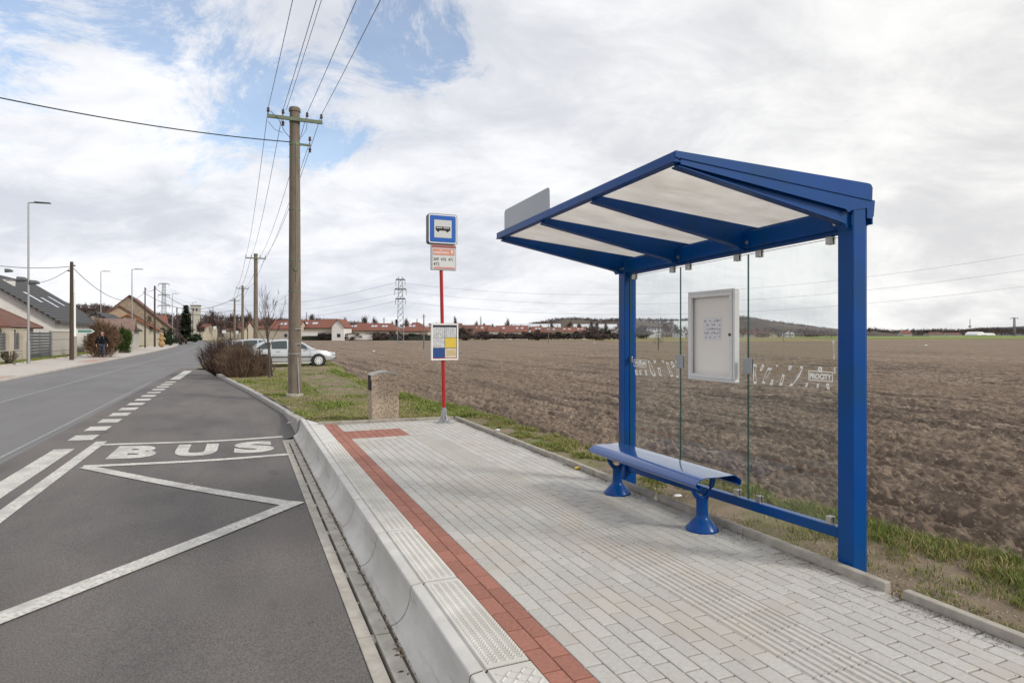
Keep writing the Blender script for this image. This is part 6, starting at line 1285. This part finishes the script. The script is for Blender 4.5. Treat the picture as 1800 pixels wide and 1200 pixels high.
# straw figure
a, b = gp(284, 609.5, .12); t = thing('straw_figure', 'tall straw figure of three stacked round bundles beside the dark timber pole', 'straw figure', (a, b, .12), local=True)
ST = mat('straw', (.46, .30, .14), (.30, .19, .09), rough=1, scale=6, bump=1, bscale=20, bdist=.05)
m = MB(); m.ball((0, 0, .55), (.55, .5, .60), 16, 12); m.ball((0, 0, 1.45), (.46, .42, .52), 16, 12); build('body', m, ST, t, smooth=True); m = MB(); m.ball((0, 0, 2.15), (.36, .34, .34), 16, 12); m.ball((-.22, 0, 2.48), .11, 8, 6); m.ball((.22, 0, 2.48), .11, 8, 6); build('head', m, ST, t, smooth=True)
t.scale = (.72, .72, .72)
for s in (-1, 1): m = MB(); m.tube([(s*.35, -.1, 1.7), (s*.62, -.25, 1.25)], [.15, .12], 8); build('arm', m, ST, t, smooth=True)
# small roadside signs at the end of the street
for px, py, w, lb in ((378, 576, 5, 'first small pale sign at the end of the street'), (394, 583, 6, 'second low pale sign at the end of the street'), (417, 584, 4, 'third small sign near the farthest power pole')):
    a, b, z = dp(px, py, 140); t = thing('road_sign', lb, 'sign', (a, b, 0), 'small signs at the end of the street', -TH, local=True); m = MB(); m.tube([(0, 0, 0), (0, 0, z)], .05, 6); build('post', m, GALV, t); m = MB(); m.box(-w*.07, w*.07, -.08, -.05, z-.35, z+.35); build('plate', m, WHITEP, t)
# ------------------------------------------------------------ pylons and their lines
def pylon(px, yt, yb, Y, label, arms, hw, r, top_t=False):
    a, b, z = dp(px, yb, Y); H = (yb-yt)/1100*Y; t = thing('pylon', label, 'pylon', (a, b, z), 'lattice pylons', -TH+R(8), local=True); m = MB(); n = 12; w = lambda s: hw*(1-.42*s)
    for sx in (-1, 1):
        for sy in (-1, 1): m.tube([(sx*w(0), sy*w(0), -.3), (sx*w(1), sy*w(1), H)], r*1.3, 4)
    for i in range(n):
        s0, s1 = i/n, (i+1)/n
        for sx, sy, tx, ty in ((-1, -1, 1, -1), (1, -1, 1, 1), (1, 1, -1, 1), (-1, 1, -1, -1)):
            m.tube([(sx*w(s0), sy*w(s0), H*s0), (tx*w(s1), ty*w(s1), H*s1)], r, 3); m.tube([(tx*w(s0), ty*w(s0), H*s0), (sx*w(s1), sy*w(s1), H*s1)], r, 3)
    build('lattice', m, mat('pylon_steel', (.20, .21, .22), (.28, .29, .30), rough=.6, metal=.2, scale=1), t); pts = []
    for s, l in arms:
        m = MB(); zz = H*s; m.box(-l, l, -.12, .12, zz-.1, zz+.12)
        for e in (-l, l): m.tube([(e, 0, zz), (e*.3, 0, zz+.6)], r, 3); m.tube([(e, 0, zz), (e, 0, zz-1.1)], r*1.6, 5)
        build('arm', m, mat('arm_steel', (.07, .075, .08), rough=.6), t); pts.append((s, l, zz))
    return a, b, z, H
p1 = pylon(704, 488, 608, 118, 'lattice pylon standing in the field left of the bus stop sign', ((.97, .85), (.83, 1.05), (.69, .9)), .62, .028)
p2 = pylon(288, 497, 560, 250, 'distant lattice pylon above the barn roofs', ((.97, 2.0), (.66, 2.1), (.36, 2.2)), .75, .045)
p3 = pylon(1783, 558, 592, 720, 'tiny pylon on the right horizon', ((.97, 4.5),), 1.0, .22)
a, b, z = dp(1705, 588, 900); tag(build('radio_mast', MB().tube([(a, b, z-3), (a, b, z+(588-561)/1100*900)], .5, 4).box(a-1.6, a+1.6, b-1, b+1, z+10.5, z+13), mat('mast_pale', (.3, .3, .33), rough=.7), None, (a, b, z)), 'thin far mast on the horizon left of the tiny pylon', 'mast')
lines = [((703, 496), (1085, 507), 0), ((705, 514), (1085, 524), 0), ((703, 529), (1085, 537), 0)]
ends = [(1800, 428), (1800, 457), (1800, 487)]; ys = [492, 508, 525]; k = 0
for i in range(3):
    s = dp(697 if i % 2 == 0 else 711, ys[i]+4, 118); e = dp(2150, (380, 415, 452)[i], 118*.62); wire('high_line', s, e, (5.2, 4.8, 4.4)[i], .012, '%s line from the field pylon towards the upper right' % ('top', 'middle', 'lowest')[i], 'power line', 'high voltage lines over the field')
    e2 = dp(288, (502, 515, 533)[i], 250); wire('high_line', s, e2, (6, 5.5, 5)[i], .02, '%s line from the field pylon to the distant pylon' % ('top', 'middle', 'lowest')[i], 'power line', 'high voltage lines over the field')
for px, yt, yb, Y, r, lb in ((745, 552, 612, 78, .09, 'slim wooden pole in the field left of the timetable case'), (964, 560, 601, 120, .08, 'slim pole at the far field edge before the red roofs'), (1377, 570, 599, 150, .07, 'thin pole in the field seen through the right glass panel')):
    a, b, z = dp(px, yb, Y); tag(build('field_pole', MB().tube([(a, b, z-.2), (a, b, z+(yb-yt)/1100*Y)], [r, r*.7], 8).tube([(a-.25, b, z+(yb-yt)/1100*Y*.93), (a+.25, b, z+(yb-yt)/1100*Y*.93)], r*.35, 4), mat('pole_grey', (.16, .15, .14), rough=.9), None, (a, b, z)), lb, 'pole', 'slim poles in the field')
a, b, z = dp(1157, 614, 62); tr, cr = branch_tree(23, 1.7, .8, 3, .02, 4, .3, .15); m = MB(); m.tube([(0, 0, -.1), (0, 0, 3.1)], [.04, .025], 6); t = thing('field_sapling', 'thin staked sapling with drooping twigs in the field behind the left glass panel', 'tree', (a, b, z), local=True); build('stake', m, WOOD, t); build('crown', cr, TWIG, t); build('trunk', tr, TWIG, t)
LW = mat('litter_white', (.65, .66, .66), rough=.5)
for px, py, s, lb in ((657, 618, .22, 'white scrap of plastic lying in the ploughed field left of the pole'), (1045, 603, .3, 'pale scrap lying far out in the field'), (1627, 608, .5, 'white bag caught in the field far right')):
    a, b = gp(px, py, -.1); rs = random.Random(px); m = MB(); m.ball((a, b, -.05), (s*.6, s*.4, s*.35), 7, 5); m.v = [(x+rs.uniform(-.3, .3)*s*.4, y+rs.uniform(-.3, .3)*s*.4, z+rs.uniform(-.3, .3)*s*.3) for x, y, z in m.v]; tag(build('litter', m, LW, None, (a, b, -.05)), lb, 'litter', 'scraps in the field')
for px, py, z, c, lb in ((1191, 874, .16, LW, 'crumpled white wrapper in the grass behind the bench'), (1016, 824, .205, mat('wrapper_yellow', (.6, .42, .05), rough=.5), 'small yellow wrapper on the paving by the edging'), (875, 757, .26, LW, 'white scrap on the edging stone behind the platform'), (509, 744, .0, LW, 'white crumpled scrap in the gutter before the platform')):
    a, b = gp(px, py, z); rs = random.Random(px); s = .045; m = MB(); m.ball((a, b, z+.012), (s, s*.6, .014), 8, 5); m.v = [(x+rs.uniform(-.3, .3)*s*.5, y+rs.uniform(-.3, .3)*s*.5, zz+rs.uniform(-.2, .6)*.012) for x, y, zz in m.v]; tag(build('wrapper', m, c, None, (a, b, z)), lb, 'litter')
# ------------------------------------------------------------ walking man
def person():
    a, b = gp(179.5, 628.5, .12); t = thing('person', 'man in a dark jacket and blue jeans walking towards us on the far pavement', 'person', (a, b, .12), None, R(178)+0, local=True)
    def skinned(name, V, E, Rr, m_, par, sub=2):
        me = bpy.data.meshes.new(name); o = bpy.data.objects.new(name, me); col.objects.link(o); me.from_pydata(V, E, []); o.parent = par; ORG[o.name] = (0, 0, 0)
        md = o.modifiers.new('s', 'SKIN'); sv = me.skin_vertices[0].data
        for i, r in enumerate(Rr): sv[i].radius = (r, r) if isinstance(r, (int, float)) else r
        sv[0].use_root = True; md2 = o.modifiers.new('d', 'SUBSURF'); md2.levels = md2.render_levels = sub; md.use_smooth_shade = True; me.materials.append(m_); return o
    SK = mat('skin', (.40, .22, .165), rough=.6); JK = mat('jacket_dark', (.008, .008, .011), (.014, .015, .019), rough=.95, scale=9, spec=.08); JN = mat('jeans', (.045, .055, .085), (.03, .036, .055), rough=.9, scale=12)
    # faces +y; x right of body
    V = [(0, 0, .93), (0, 0, 1.12), (0, .0, 1.36), (0, .0, 1.47), (0, .02, 1.56), (0, .03, 1.66), (0, .01, 1.74),
         (-.10, 0, .90), (-.13, .16, .52), (-.15, .12, .10), (-.15, .27, .04), (.10, 0, .90), (.13, -.06, .50), (.14, -.24, .14), (.14, -.13, .04),
         (-.17, 0, 1.40), (-.31, -.04, 1.14), (-.335, .07, .90), (-.33, .11, .82), (.17, 0, 1.40), (.31, .03, 1.14), (.335, .0, .90), (.33, .04, .82)]
    E = [(0, 1), (1, 2), (2, 3), (3, 4), (4, 5), (5, 6), (0, 7), (7, 8), (8, 9), (9, 10), (0, 11), (11, 12), (12, 13), (13, 14), (2, 15), (15, 16), (16, 17), (17, 18), (2, 19), (19, 20), (20, 21), (21, 22)]
    Rr = [(.14, .11), (.14, .11), (.15, .11), .058, (.078, .085), (.085, .10), (.07, .085), .085, .058, .040, .035, .085, .058, .040, .035, .062, .045, .030, .028, .062, .045, .030, .028]
    base = len(V)
    for hd, s in ((18, -1), (22, 1)):      # four fingers and a thumb on each hand
        h = V[hd]
        for q in range(4): V.append((h[0]-.0*s, h[1]-.026+.018*q, h[2]-.05)); E.append((hd, len(V)-1)); Rr.append(.009); V.append((h[0]-.012*s, h[1]-.024+.018*q+.008, h[2]-.10+abs(q-1.5)*.008)); E.append((len(V)-2, len(V)-1)); Rr.append(.008)
        V.append((h[0]-.01*s, h[1]+.045, h[2]-.02)); E.append((hd, len(V)-1)); Rr.append(.010); V.append((h[0]-.016*s, h[1]+.060, h[2]-.055)); E.append((len(V)-2, len(V)-1)); Rr.append(.008)
    body = skinned('body', V, E, Rr, SK, t)
    jv = [V[i] for i in (0, 1, 2, 15, 16, 17, 19, 20, 21)]; jv = [(0, 0, .88), (0, 0, 1.12), (0, 0, 1.37), (-.205, 0, 1.41), (-.33, -.04, 1.14), (-.34, .06, .92), (.205, 0, 1.41), (.33, .03, 1.14), (.34, .0, .92), (0, .0, 1.47)]
    skinned('jacket', jv, [(0, 1), (1, 2), (2, 3), (3, 4), (4, 5), (2, 6), (6, 7), (7, 8), (2, 9)], [(.205, .165), (.215, .16), (.215, .15), .10, .082, .066, .10, .082, .066, .08], JK, t)
    skinned('trousers', [(0, 0, .92), (-.10, 0, .86), (-.13, .16, .52), (-.15, .115, .12), (.10, 0, .86), (.13, -.06, .50), (.14, -.235, .16)], [(0, 1), (1, 2), (2, 3), (0, 4), (4, 5), (5, 6)], [(.15, .12), .100, .076, .062, .100, .076, .062], JN, t)
    for V0 in ([(-.15, .10, .06), (-.15, .20, .045), (-.15, .29, .035)], [(.14, -.25, .09), (.14, -.16, .045), (.14, -.09, .035)]): skinned('shoe', V0, [(0, 1), (1, 2)], [.052, .048, .038], BLACKP, t)
    m = MB(); m.ball((0, .128, 1.645), (.014, .022, .026), 8, 6); build('nose', m, SK, body, smooth=True)
    for s in (-1, 1): m = MB(); m.ball((s*.034, .112, 1.672), .011, 8, 6); build('eye', m, DARK, body, smooth=True); m = MB(); m.ball((s*.088, .01, 1.655), (.014, .026, .034), 8, 6); build('ear', m, SK, body, smooth=True)
    m = MB(); m.box(-.028, .028, .108, .122, 1.600, 1.608); build('mouth', m, mat('lip', (.30, .12, .10), rough=.6), body)
    m = MB(); m.ball((0, -.025, 1.705), (.090, .098, .088), 14, 10); build('hair', m, mat('hair_grey', (.14, .12, .11), rough=.9), body, smooth=True)
    for s in (-1, 1): m = MB(); m.tube([(s*.125, .165, 1.30), (s*.125, .155, 1.38), (s*.115, .10, 1.462)], .010, 6); build('backpack_strap', m, mat('strap_grey', (.25, .23, .21), rough=.8), t, smooth=True)
person()
